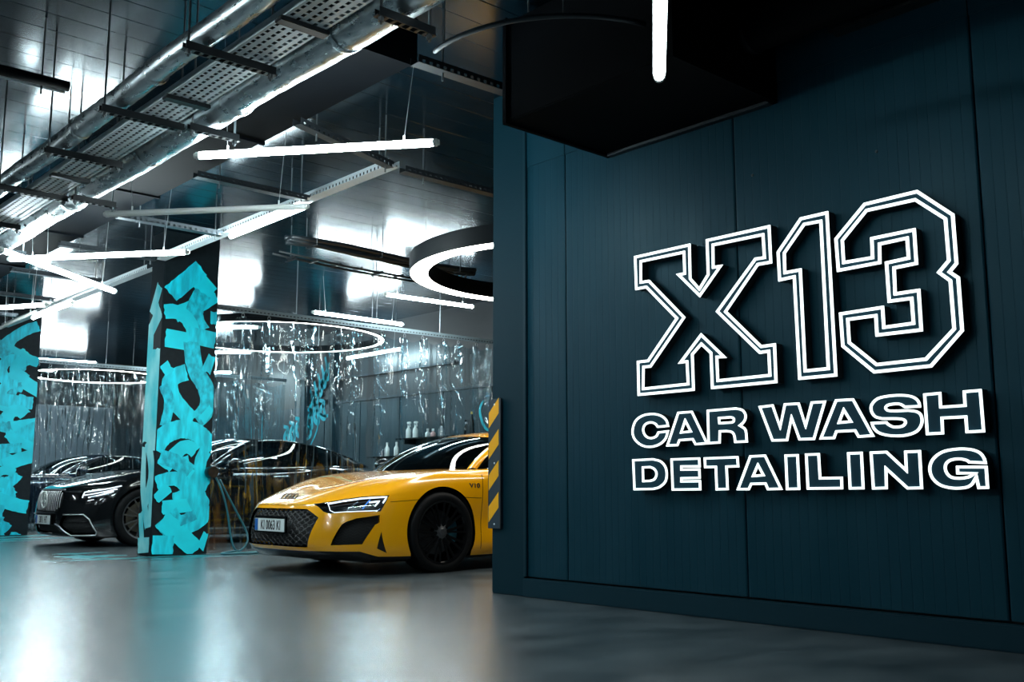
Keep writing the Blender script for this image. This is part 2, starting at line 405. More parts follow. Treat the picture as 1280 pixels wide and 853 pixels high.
COUPE_NET = [
 [(.02,0,.13),(-.07,0,.185),(-.11,0,.40),(-.06,0,.555),(-.03,0,.585),(.33,0,.715),(.80,0,.822),(1.20,0,.868)],
 [(.03,.35,.13),(-.06,.35,.185),(-.095,.35,.40),(-.045,.34,.556),(-.01,.33,.587),(.345,.31,.722),(.81,.29,.826),(1.21,.26,.870)],
 [(.10,.60,.13),(.035,.60,.185),(.01,.60,.40),(.065,.59,.562),(.115,.575,.604),(.43,.50,.742),(.85,.46,.834),(1.23,.42,.871)],
 [(.25,.785,.13),(.20,.785,.185),(.20,.79,.40),(.26,.775,.585),(.31,.75,.640),(.56,.655,.765),(.92,.57,.843),(1.27,.535,.872)],
 [(.43,.895,.13),(.41,.905,.185),(.42,.91,.40),(.48,.895,.61),(.52,.865,.685),(.70,.78,.790),(1.0,.67,.850),(1.32,.62,.872)],
 [(.60,.94,.13),(.59,.95,.185),(.60,.955,.40),(.65,.945,.63),(.69,.915,.725),(.84,.845,.815),(1.09,.75,.856),(1.37,.68,.872)],
 [(.97,.95,.13),(.97,.96,.185),(.97,.968,.40),(.97,.965,.66),(.98,.94,.755),(1.03,.88,.830),(1.2,.80,.858),(1.42,.73,.872)],
 [(1.36,.92,.13),(1.36,.94,.19),(1.36,.935,.40),(1.36,.95,.64),(1.36,.94,.75),(1.38,.89,.825),(1.44,.83,.86),(1.52,.765,.875)],
 [(1.8,.90,.13),(1.8,.93,.19),(1.8,.905,.40),(1.8,.935,.64),(1.8,.93,.76),(1.8,.89,.830),(1.8,.84,.868),(1.8,.79,.888)],
 [(2.5,.90,.13),(2.5,.93,.19),(2.5,.90,.40),(2.5,.94,.66),(2.5,.935,.78),(2.5,.90,.87),(2.5,.84,.915),(2.5,.79,.935)],
 [(3.2,.94,.13),(3.2,.96,.19),(3.2,.965,.40),(3.2,.97,.66),(3.2,.965,.80),(3.2,.92,.90),(3.2,.84,.95),(3.2,.77,.97)],
 [(3.9,.93,.16),(3.9,.95,.22),(3.9,.955,.42),(3.9,.95,.66),(3.9,.94,.80),(3.88,.88,.91),(3.86,.78,.96),(3.84,.70,.98)],
 [(4.28,.80,.20),(4.30,.81,.26),(4.32,.82,.44),(4.31,.82,.66),(4.30,.81,.80),(4.24,.76,.91),(4.14,.67,.955),(4.04,.58,.985)],
 [(4.38,.45,.20),(4.40,.45,.26),(4.42,.45,.44),(4.41,.45,.66),(4.40,.45,.80),(4.34,.43,.915),(4.22,.38,.965),(4.10,.32,.99)],
 [(4.40,0,.20),(4.42,0,.26),(4.44,0,.44),(4.43,0,.66),(4.42,0,.80),(4.35,0,.92),(4.24,0,.97),(4.12,0,.995)],
]
LUX_NET = [
 [(.06,0,.13),(.02,0,.20),(.0,0,.42),(.02,0,.62),(.09,0,.715),(.45,0,.83),(.95,0,.915),(1.50,0,.965)],
 [(.07,.35,.13),(.03,.35,.20),(.01,.35,.42),(.03,.35,.62),(.10,.34,.718),(.46,.33,.835),(.96,.31,.92),(1.51,.28,.967)],
 [(.14,.62,.13),(.09,.62,.20),(.075,.62,.42),(.11,.61,.62),(.19,.60,.725),(.50,.55,.845),(.98,.50,.925),(1.53,.47,.97)],
 [(.28,.79,.13),(.24,.80,.20),(.23,.80,.42),(.27,.79,.63),(.35,.775,.74),(.60,.70,.86),(1.02,.63,.935),(1.56,.58,.972)],
 [(.45,.88,.13),(.43,.89,.20),(.42,.895,.42),(.46,.89,.65),(.53,.87,.77),(.74,.80,.885),(1.08,.73,.945),(1.60,.66,.973)],
 [(.60,.92,.13),(.59,.93,.20),(.59,.935,.42),(.62,.93,.67),(.67,.91,.80),(.85,.85,.90),(1.15,.79,.95),(1.66,.72,.973)],
 [(.86,.93,.13),(.86,.94,.20),(.86,.948,.42),(.86,.945,.70),(.88,.93,.82),(.98,.885,.91),(1.22,.84,.952),(1.74,.76,.972)],
 [(1.3,.91,.13),(1.3,.935,.20),(1.3,.93,.42),(1.3,.945,.70),(1.3,.94,.82),(1.34,.91,.905),(1.45,.87,.945),(1.86,.80,.965)],
 [(2.0,.90,.13),(2.0,.93,.20),(2.0,.925,.42),(2.0,.945,.70),(2.0,.94,.82),(2.02,.92,.895),(2.08,.88,.94),(2.2,.84,.965)],
 [(2.9,.90,.13),(2.9,.93,.20),(2.9,.925,.42),(2.9,.945,.70),(2.9,.94,.83),(2.9,.92,.91),(2.9,.88,.955),(2.9,.84,.98)],
 [(3.8,.93,.13),(3.8,.95,.20),(3.8,.955,.42),(3.8,.955,.70),(3.8,.95,.84),(3.8,.92,.93),(3.8,.86,.985),(3.8,.79,1.01)],
 [(4.5,.87,.18),(4.5,.88,.25),(4.5,.89,.44),(4.5,.88,.70),(4.49,.86,.84),(4.46,.82,.93),(4.40,.74,.985),(4.3,.66,1.015)],
 [(4.88,.60,.20),(4.90,.60,.27),(4.91,.60,.46),(4.90,.60,.70),(4.88,.59,.85),(4.82,.56,.94),(4.70,.50,.985),(4.48,.44,1.02)],
 [(5.00,.30,.20),(5.02,.30,.27),(5.03,.30,.46),(5.02,.30,.70),(5.0,.30,.86),(4.93,.28,.945),(4.80,.25,.99),(4.55,.22,1.02)],
 [(5.02,0,.20),(5.04,0,.27),(5.05,0,.46),(5.04,0,.70),(5.02,0,.86),(4.95,0,.945),(4.82,0,.99),(4.57,0,1.02)],
]
def dens(poly, step, closed=True):
    out = []; n = len(poly)
    for i in range(n if closed else n-1):
        a = np.array(poly[i], float); b = np.array(poly[(i+1) % n], float)
        k = max(1, int(np.ceil(np.linalg.norm(b-a)/step)))
        out += [tuple(a+(b-a)*j/k) for j in range(k)]
    if not closed: out.append(tuple(poly[-1]))
    return out
def inside(poly, P):
    P = np.asarray(P, float); r = np.zeros(len(P), bool); n = len(poly)
    for i in range(n):
        x1, y1 = poly[i]; x2, y2 = poly[(i+1) % n]
        if y1 == y2: continue
        c = ((P[:, 1] < y1) != (P[:, 1] < y2)) & (P[:, 0] < (x2-x1)*(P[:, 1]-y1)/(y2-y1)+x1)
        r ^= c
    return r
def near_edges(poly, P, d):
    P = np.asarray(P, float); r = np.zeros(len(P), bool); n = len(poly)
    for i in range(n):
        a = np.array(poly[i]); b = np.array(poly[(i+1) % n]); ab = b-a; L = max((ab**2).sum(), 1e-12)
        k = np.clip(((P-a)@ab)/L, 0, 1); q = a+k[:, None]*ab
        r |= ((P-q)**2).sum(axis=1) < d*d
    return r
def strip_poly(line, w):
    """thin closed outline round a polyline (a shut line)"""
    L = [np.array(p, float) for p in line]; up = []; dn = []
    for i, p in enumerate(L):
        d = L[min(i+1, len(L)-1)]-L[max(i-1, 0)]; d /= np.linalg.norm(d); n = np.array([-d[1], d[0]])*w/2
        up.append(tuple(p+n)); dn.append(tuple(p-n))
    return up+dn[::-1]

class Skin:
    """skin of half a car cut into named regions in its own (s, t) coordinates"""
    def __init__(self, surf, regions, svals, tvals, step=.02):
        self.f = surf; S_, T_ = np.meshgrid(svals, tvals); G = np.stack([S_.ravel(), T_.ravel()], 1)
        keep = np.ones(len(G), bool); pts = []; edges = []
        polys = [(n, p) for n, p in regions]
        for n, p in polys:
            p = [(min(max(a, 0), surf.S), min(max(b, 0), surf.T)) for a, b in p]
            keep &= ~near_edges(p, G, step*.35)
        bd = (G[:, 0] < 1e-6) | (G[:, 0] > surf.S-1e-6) | (G[:, 1] < 1e-6) | (G[:, 1] > surf.T-1e-6)
        keep |= bd
        pts = [tuple(p) for p in G[keep]]
        for n, p in polys:
            q = [(min(max(a, 0), surf.S), min(max(b, 0), surf.T)) for a, b in dens(p, step)]
            o = len(pts); pts += q; edges += [(o+i, o+(i+1) % len(q)) for i in range(len(q))]
        v, e, fc, *_ = delaunay_2d_cdt([Vector(p) for p in pts], edges, [], 0, 1e-5)
        self.st = np.array([(p.x, p.y) for p in v]); self.tri = np.array([list(t) for t in fc])
        cen = self.st[self.tri].mean(axis=1); self.reg = np.array(['body']*len(cen), dtype=object)
        for n, p in polys: self.reg[inside(p, cen)] = n
        self.P = surf.ev(self.st[:, 0], self.st[:, 1]); self.N = surf.nrm(self.st[:, 0], self.st[:, 1])
    def part(self, name, regs, m, parent, side='both', off=0.0, lips=(), lip=.03):
        sel = np.isin(self.reg, regs); T = self.tri[sel]
        if not len(T): return None
        ids, inv = np.unique(T, return_inverse=True); T = inv.reshape(-1, 3)
        V = self.P[ids]+self.N[ids]*off; N = self.N[ids]
        gn = np.cross(V[T[:, 1]]-V[T[:, 0]], V[T[:, 2]]-V[T[:, 0]])
        fl = (gn*N[T].mean(axis=1)).sum(axis=1) < 0; T[fl] = T[fl][:, ::-1]
        vs, ns, fs = [V], [N], [T]; o = len(V)
        for poly in lips:
            q = dens(poly, .02); s = np.array([a for a, b in q]); t = np.clip(np.array([b for a, b in q]), 0, self.f.T)
            A = self.f.off(s, t, off); B = self.f.off(s, t, off-lip); n = len(q)
            nn = np.roll(A, -1, 0)-np.roll(A, 1, 0); nn = np.cross(nn, self.f.nrm(s, t)); nn /= np.maximum(np.linalg.norm(nn, axis=1)[:, None], 1e-9)
            ff = []
            for i in range(n):
                j = (i+1) % n
                if abs(s[i]) < 3e-3 and abs(s[j]) < 3e-3: continue
                ff += [(o+i, o+j, o+n+j), (o+i, o+n+j, o+n+i)]
            vs += [A, B]; ns += [nn, nn]; fs.append(np.array(ff)); o += 2*n
        V = np.concatenate(vs); N = np.concatenate(ns); F = np.concatenate(fs)
        V = V*[1, -1, 1]; N = N*[1, -1, 1]; F = F[:, ::-1]
        if side in ('both', 'right'):
            Vr = V*[1, -1, 1]; Nr = N*[1, -1, 1]; Fr = F[:, ::-1]
            if side == 'right': V, N, F = Vr, Nr, Fr
            else: F = np.concatenate([F, Fr+len(V)]); V = np.concatenate([V, Vr]); N = np.concatenate([N, Nr])
        return mesh_np(name, V, F, N, m, parent)
def mesh_np(name, V, F, N, m, parent):
    me = bpy.data.meshes.new(name); me.from_pydata(V.tolist(), [], F.tolist()); me.update()
    me.polygons.foreach_set('use_smooth', [True]*len(me.polygons))
    if N is not None: me.normals_split_custom_set_from_vertices(N.tolist())
    o = bpy.data.objects.new(name, me); C.objects.link(o); me.materials.append(m)
    if parent is not None: o.parent = parent
    return o
def L3(p): return (p[0], -p[1], p[2])
def patch(name, fn, nu, nv, m, parent, side='both', thick=0.0):
    """fn(a, b) -> (u, v, z), a and b in 0..1; mirrored for the other side"""
    mb = MB()
    if side in ('both', 'left'): mb.grid(lambda a, b: L3(fn(a, b)), nu, nv)
    if side in ('both', 'right'): mb.grid(lambda a, b: fn(a, b), nu, nv)
    o = mb.build(name, m, parent, smooth=True)
    if side == 'both':
        bm = bmesh.new(); bm.from_mesh(o.data); bmesh.ops.remove_doubles(bm, verts=bm.verts, dist=1e-4); bmesh.ops.recalc_face_normals(bm, faces=bm.faces); bm.to_mesh(o.data); bm.free()
    return o
def curve3(pts):
    P = np.array(pts, float); x = np.concatenate([[0], np.cumsum(np.linalg.norm(np.diff(P, axis=0), axis=1))]); x /= x[-1]
    return lambda a: nat_spline(x, P, [min(max(a, 0), 1)])[0]
def st_ribbon(mb, surf, line, r, off, n=5, step=.03):
    q = dens(line, step, False)
    P = surf.off([a for a, b in q], [b for a, b in q], off)
    mb.tube([L3(p) for p in P], r, n)

def wheel(parent, u, v, R, rimr, width, spoke_kind, steer=0.0, toward=-1, rmat=None):
    """hub at (u, v, R); toward = -1 when the outer face looks to -Y"""
    rm = rmat or rim_m
    w = MB(); t = toward; hw = width/2
    w.lathe([(rimr-.012, t*hw*.96), (rimr+.004, t*hw*1.0), (rimr+.004, t*hw*.9), (rimr-.018, t*hw*.78), (rimr-.03, -t*hw*.9), (rimr+.0, -t*hw)], 'y', 48)
    o = w.build('wheel', rm, parent, smooth=True, angle=40); o.location = (u, -v, R)
    b = .022
    MB().lathe([(rimr-.004, t*hw*.93), (rimr+.012, t*hw*1.0), (R-b*1.6, t*(hw+.006)), (R-b*.4, t*(hw-.006)), (R, t*(hw-b)), (R, 0), (R, -t*(hw-b)), (R-b*.4, -t*hw), (rimr, -t*hw*.95)], 'y', 64).build('tyre', rubber_m, o, smooth=True)
    k = 0
    for i in range(10 if spoke_kind == 'double' else 7):
        n = 10 if spoke_kind == 'double' else 7; a0 = 2*PI*i/n+.1
        for da in ((-.10, .10) if spoke_kind == 'double' else (-.16, .16)):
            ca, sa = math.cos(a0+da*.4), math.sin(a0+da*.4); cb, sb = math.cos(a0+da*1.25), math.sin(a0+da*1.25)
            MB().bar((.05*ca, t*hw*.80, .05*sa), ((rimr-.008)*cb, t*hw*.90, (rimr-.008)*sb), .017, .02).build('spoke', rm, o, bevel=.004)
    MB().lathe([(0, t*hw*.93), (.028, t*hw*.93), (.034, t*hw*.9), (.065, t*hw*.80), (.07, t*hw*.6)], 'y', 24).build('hub_cap', rimrev_m if spoke_kind == 'double' else chrome_m, o, smooth=True, angle=30)
    MB().lathe([(.06, t*hw*.15), (.185, t*hw*.15), (.19, t*hw*.1), (.19, -t*.01), (.06, -t*.01)], 'y', 40).build('brake_disc', disc_m, o, smooth=True, angle=30)
    c = MB(); c.lathe([(.12, t*hw*.42), (.205, t*hw*.42), (.205, -t*.03), (.12, -t*.03), (.12, t*hw*.42)], 'y', 10, a0=-.45, a1=.45); c.build('brake_caliper', calip_m, o, smooth=True, angle=30)
    return o
def plate(parent, center, w, h, text, yaw_n=(-1, 0, 0)):
    """number plate facing -X at a local position"""
    x, y, z = center
    fr = MB().box(x-.006, x+.012, y-w/2-.012, y+w/2+.012, z-h/2-.012, z+h/2+.02).build('plate_holder', trim_m, parent, bevel=.004)
    p = MB().box(x-.012, x-.006, y-w/2, y+w/2, z-h/2, z+h/2).build('number_plate', plate_m, parent, bevel=.003)
    MB().box(x-.0135, x-.012, y+w/2-.055, y+w/2-.004, z-.0, z+h/2-.006).build('country_band', plateblue_m, p)
    MB().box(x-.0135, x-.012, y+w/2-.055, y+w/2-.004, z-h/2+.006, z-.0).build('country_band', plateblue_m, p)
    # text reads from the front: local +x of the text runs to -Y
    M = Matrix(((0, 0, -1, x-.013), (-1, 0, 0, y-.022), (0, 1, 0, z-.004), (0, 0, 0, 1)))
    text_obj('plate_text', text, h*1.02, text_m, p, M, xs=.70)
    return p
# ---------------------------------------------------------------- the yellow sports coupe
def build_coupe(X0, Y0):
    car = thing('sports_car', 'bright yellow sports coupe with gloss black wheels nosing out from behind the dark wall', 'car', (X0, Y0, 0))
    f = Surf(COUPE_NET); T = f.T
    gr = [(-.001, .450), (.40, .447), (.52, .348), (.45, .116), (-.001, .116)]
    sl = [[(-.001, .527), (.12, .527), (.125, .545), (-.001, .545)], [(.15, .527), (.385, .527), (.40, .545), (.145, .545)]]
    hl = [(.438, .555), (.522, .578), (.643, .602), (.767, .598), (.959, .550), (.948, .494), (.931, .422), (.921, .390), (.688, .394), (.593, .387), (.542, .412)]
    it = [(.631, .135), (.692, .288), (.718, .311), (.775, .337), (.92, .361), (.931, .303), (.904, .285), (.841, .144)]
    gl = [(.955, .236), (.999, .067), (.933, .109)]
    lp = [(-.01, -.01), (-.01, .085), (.82, .085), (.93, .033), (1.3, .025), (1.3, -.01)]
    hood = [(-.01, .546), (.40, .546), (.438, .5551), (.522, .5781), (.643, .6021), (.767, .5981), (.9591, .5501), (1.03, .70), (1.16, .95), (1.30, 2), (-.01, 2)]
    bump = [(-.01, -.01), (1.3, -.01), (1.3, .466), (.967, .475), (.9591, .5501), (.767, .5981), (.643, .6021), (.522, .5781), (.438, .5551), (.40, .546), (-.01, .546)]
    uz = lambda P: P[:, [0, 2]]
    def arch(uc, s0, s1, R, zc):
        q = []
        for k in range(33):
            a = -.62+(PI+1.24)*k/32; z = zc+R*math.sin(a)
            if z < .14: continue
            s, t, d = f.inv(uz, (uc+R*math.cos(a), z), s0, s1, 0, T*.75, 40); q.append((s, t))
        return [(q[0][0], -.02)]+q+[(q[-1][0], -.02)]
    af = arch(.97, .95, 2.0, .372, .345); ar = arch(3.62, 3.2, 4.6, .385, .352)
    line1 = strip_poly([(.975, .476), (1.10, .472), (1.235, .468)], .005)
    sd = f.inv(uz, (1.415, .3), 1.4, 2.2, 0, T*.6)[0]; se = f.inv(uz, (2.5, .3), 2.2, 3.4, 0, T*.6)[0]
    line2 = strip_poly([(1.60, .474), (1.775, .481)], .005)
    door = [(sd+.01, .08), (se, .08), (se, 2), (1.83, 2), (1.792, .64), (1.782, .48), (1.775, .2)]
    line3 = strip_poly([(1.775, .06), (1.778, .2), (1.784, .48), (1.793, .64), (1.80, .80)], .006)
    side_in = [(se+.02, .30), (se+.30, .42), (se+.30, .68), (se+.06, .62)]
    regs = [('bumper', bump), ('hood', hood), ('door', door), ('grille', gr), ('slit', sl[0]), ('slit', sl[1]), ('headlight', hl), ('intake', it), ('gill', gl),
            ('splitter', lp), ('gap', line1), ('gap', line2), ('gap', line3), ('vent', side_in), ('arch', af), ('arch', ar)]
    sv = np.concatenate([np.linspace(0, 1.9, 92), np.linspace(1.94, f.S, 62)]); tv = np.linspace(0, T, 56)
    k = Skin(f, regs, sv, tv)
    k.part('hood', ['hood'], paint_m, car)
    k.part('front_bumper', ['bumper'], paint_m, car, lips=[gr, it, gl, sl[1]], lip=.028)
    k.part('splitter', ['splitter'], trim_m, car)
    for sd_ in ('left', 'right'):
        k.part('side_body', ['body'], paint_m, car, sd_, lips=[af, ar], lip=.03)
        k.part('door', ['door'], paint_m, car, sd_)
        h = k.part('headlight', ['headlight'], trim_m, car, sd_, off=-.035)
        k.part('lens', ['headlight'], lens_m, h, sd_, off=-.001)
        sg = -1 if sd_ == 'left' else 1
        def rib(nm, line, r, off, m):
            mb = MB(); st_ribbon(mb, f, line, r, off)
            if sd_ == 'right': mb.v = [(x, -y, z) for x, y, z in mb.v]
            return mb.build(nm, m, h, smooth=True)
        rib('light_bar', [(.545, .565), (.643, .590), (.767, .586), (.945, .543), (.925, .475)], .0075, -.012, drl_m)
        rib('light_bar', [(.545, .565), (.585, .43), (.62, .402), (.70, .405), (.90, .402)], .0035, -.012, drl_m)
        rib('light_blade', [(.80, .43), (.83, .55)], .006, -.02, drlblue_m)
        rib('light_blade', [(.83, .505), (.90, .505), (.875, .45)], .007, -.02, drl_m)
        rib('light_blade', [(.70, .42), (.75, .55)], .006, -.026, lamp_m)
        a = k.part('side_intake', ['intake'], liner_m, car, sd_, off=-.06)
        mb = MB()
        for j in range(11):
            t0 = .135+j*.0215; ln = [p for p in [(.60+q*.0125, t0+(.006 if q % 4 in (0, 1) else -.006)) for q in range(30)] if inside(it, [p])[0]]
            if len(ln) > 1: st_ribbon(mb, f, ln, .0028, -.022, 4, .05)
        if sd_ == 'right': mb.v = [(x, -y, z) for x, y, z in mb.v]
        tag(mb.build('intake_mesh', mesh_m, a), kind='stuff')
        k.part('gill', ['gill'], liner_m, car, sd_, off=-.012); k.part('side_vent', ['vent'], liner_m, car, sd_, off=-.012)
        tag(k.part('shut_line', ['gap', 'slit'], liner_m, car, sd_, off=-.012), kind='stuff')
    g = k.part('grille', ['grille'], liner_m, car, off=-.06)
    mb = MB()
    for j in range(14):
        t0 = .110+j*.026
        q = [(-.60+i*.018, t0+(.0075 if i % 4 in (0, 1) else -.0075)*(1 if j % 2 else -1)) for i in range(68)]
        run = []
        for p in q+[(9, 9)]:
            if inside(gr, [(abs(p[0]), p[1])])[0]: run.append(p)
            else:
                if len(run) > 1: st_ribbon(mb, f, run, .0036, -.018, 5, .05)
                run = []
        for i in range(0, 68, 4):                    # short uprights close the cells
            i2 = i+(2 if j % 2 else 0)
            p = (-.60+i2*.018+.027, t0+.006); q2 = (p[0], t0+.020)
            if inside(gr, [(abs(p[0]), p[1]), (abs(q2[0]), q2[1])]).all(): st_ribbon(mb, f, [p, q2], .003, -.018, 4)
    tag(mb.build('grille_mesh', mesh_m, g), kind='stuff')
    pl = f.ev([0], [.277])[0]
    plate(car, (pl[0]-.012, 0.0, .398), .50, .108, 'KI 0063 KI')
    # four linked rings on the bonnet
    em = MB()
    for q in (-.084, -.028, .028, .084):
        c = f.off([q], [.662], .006)[0]; e1 = f.off([q+.01], [.662], .006)[0]-c; e2 = f.off([q], [.672], .006)[0]-c
        e1 /= np.linalg.norm(e1); e2 /= np.linalg.norm(e2); e2 = e2+f.nrm([q], [.662])[0]*.45; e2 /= np.linalg.norm(e2); c = c+e2*.012
        em.tube([L3(c+e1*.036*math.cos(2*PI*i/24)+e2*.036*math.sin(2*PI*i/24)) for i in range(25)], .0062, 6, False)
    em.build('ring_emblem', text_m, car, smooth=True)
    # fender badge
    b = f.off([1.705], [.575], .002)[0]
    M = Matrix(((1, 0, 0, b[0]), (0, 0, -1, -b[1]), (0, 1, 0, b[2]), (0, 0, 0, 1))) @ Matrix.Rotation(-.12, 4, 'X')
    text_obj('fender_badge', 'V10', .055, text_m, car, M, xs=1.35, ext=.002)
    # glasshouse
    cowl = lambda a: f.ev([a*f.sk[6]*.985], [T])[0]
    hdr = curve3([(1.88, 0, 1.205), (1.905, .28, 1.198), (1.99, .53, 1.172)])
    def wind(a, m):
        p = cowl(a)*(1-m)+hdr(a)*m; return p+np.array([-.035, 0, .045])*4*m*(1-m)*(1-.55*a*a)
    patch('windscreen', wind, 24, 14, glass_m, car)
    rail = curve3([(1.99, .53, 1.172), (2.35, .575, 1.222), (2.75, .575, 1.205), (3.2, .55, 1.13), (3.7, .53, 1.03), (3.95, .52, .99)])
    ps = f.sk[6]*.985
    pb = f.ev([f.sk[7]*1.0-.03], [T])[0]
    def pillar(a, m):                                # front edge follows the screen, rear edge the side glass
        A = wind(1, m); B = pb*(1-m)+np.array([2.14, .572, 1.205])*m+np.array([-.03, .02, .04])*4*m*(1-m)*.9
        p = A*(1-a)+B*a; return p+np.array([-.006, .014, .012])*math.sin(PI*a)
    for sd_ in ('left', 'right'):
        patch('roof_pillar', pillar, 6, 14, paint_m, car, sd_)
        blt = lambda a: f.ev([f.sk[7]-.03+(f.sk[11]-f.sk[7]-.1)*a], [T])[0]
        def sideglass(a, m):
            B = blt(a); r = rail(.06+.86*a)
            if a < .25: r = pillar(1, 1)*(1-a/.25)+r*(a/.25)
            p = B*(1-m)+r*m; return p+np.array([0, .03, 0])*4*m*(1-m)
        patch('side_window', sideglass, 24, 6, glass_m, car, sd_)
    roofr = curve3([(2.85, 0, 1.232), (2.85, .3, 1.225), (2.80, .575, 1.20)])
    def roof(a, m):
        p = hdr(a)*(1-m)+(rail(.06+m*.42) if False else roofr(a))*m
        e = np.array([0, 0, .05])*4*m*(1-m)*(1-.5*a**3); return p+e
    patch('roof', roof, 16, 16, paint_m, car)
    def rback(a, m):
        q = roofr(a); s = f.S-(f.S-f.sk[11])*a; d = f.ev([s], [T])[0]
        p = q*(1-m)+d*m; return p+np.array([0, 0, .03])*4*m*(1-m)
    patch('engine_cover', rback, 14, 12, trim_m, car)
    for sd_, t in (('left', -1), ('right', 1)):
        wheel(car, .97, .842*(-t), .335, .262, .245, 'double', toward=t)
        wheel(car, 3.62, .83*(-t), .345, .27, .295, 'double', toward=t)
        for uc, R in ((.97, .372), (3.62, .385)):
            MB().lathe([(R-.004, t*.93), (R, t*.55), (.08, t*.55)], 'y', 28, (uc, 0, .35), -.55, PI+.55).build('wheel_well', liner_m, car, smooth=True)
        y = t
        mr = MB(); mr.lathe([(0, -.07), (.05, -.062), (.075, -.02), (.08, .02), (.07, .055), (0, .06)], 'x', 18); 
        o = mr.build('mirror', trim_m, car, smooth=True); o.location = (1.70, t*.985, .945); o.scale = (1, 1.25, .85)
        MB().bar((1.68, t*.86, .885), (1.71, t*.95, .925), .05, .03).build('mirror_arm', trim_m, o).matrix_parent_inverse = o.matrix_basis.inverted()
    MB().box(.35, 4.2, -.80, .80, .10, .30).build('underbody', liner_m, car)
    MB().box(1.45, 4.0, -.62, .62, .30, .80).build('cabin_tub', seat_m, car, bevel=.03)
    MB().box(1.50, 1.78, -.62, .62, .74, .875).build('dashboard', seat_m, car, bevel=.04)
    for t in (-1, 1):
        MB().box(2.45, 2.62, t*.36-.22, t*.36+.22, .75, 1.10).build('seat', seat_m, car, bevel=.06)
    MB().tube([(1.95+.06*math.sin(a), -.36+.17*math.cos(a), .86+.16*math.sin(a)) for a in np.linspace(0, 2*PI, 25)], .014, 8, False).build('steering_wheel', seat_m, car, smooth=True)
    return car
build_coupe(4.395, 7.77)
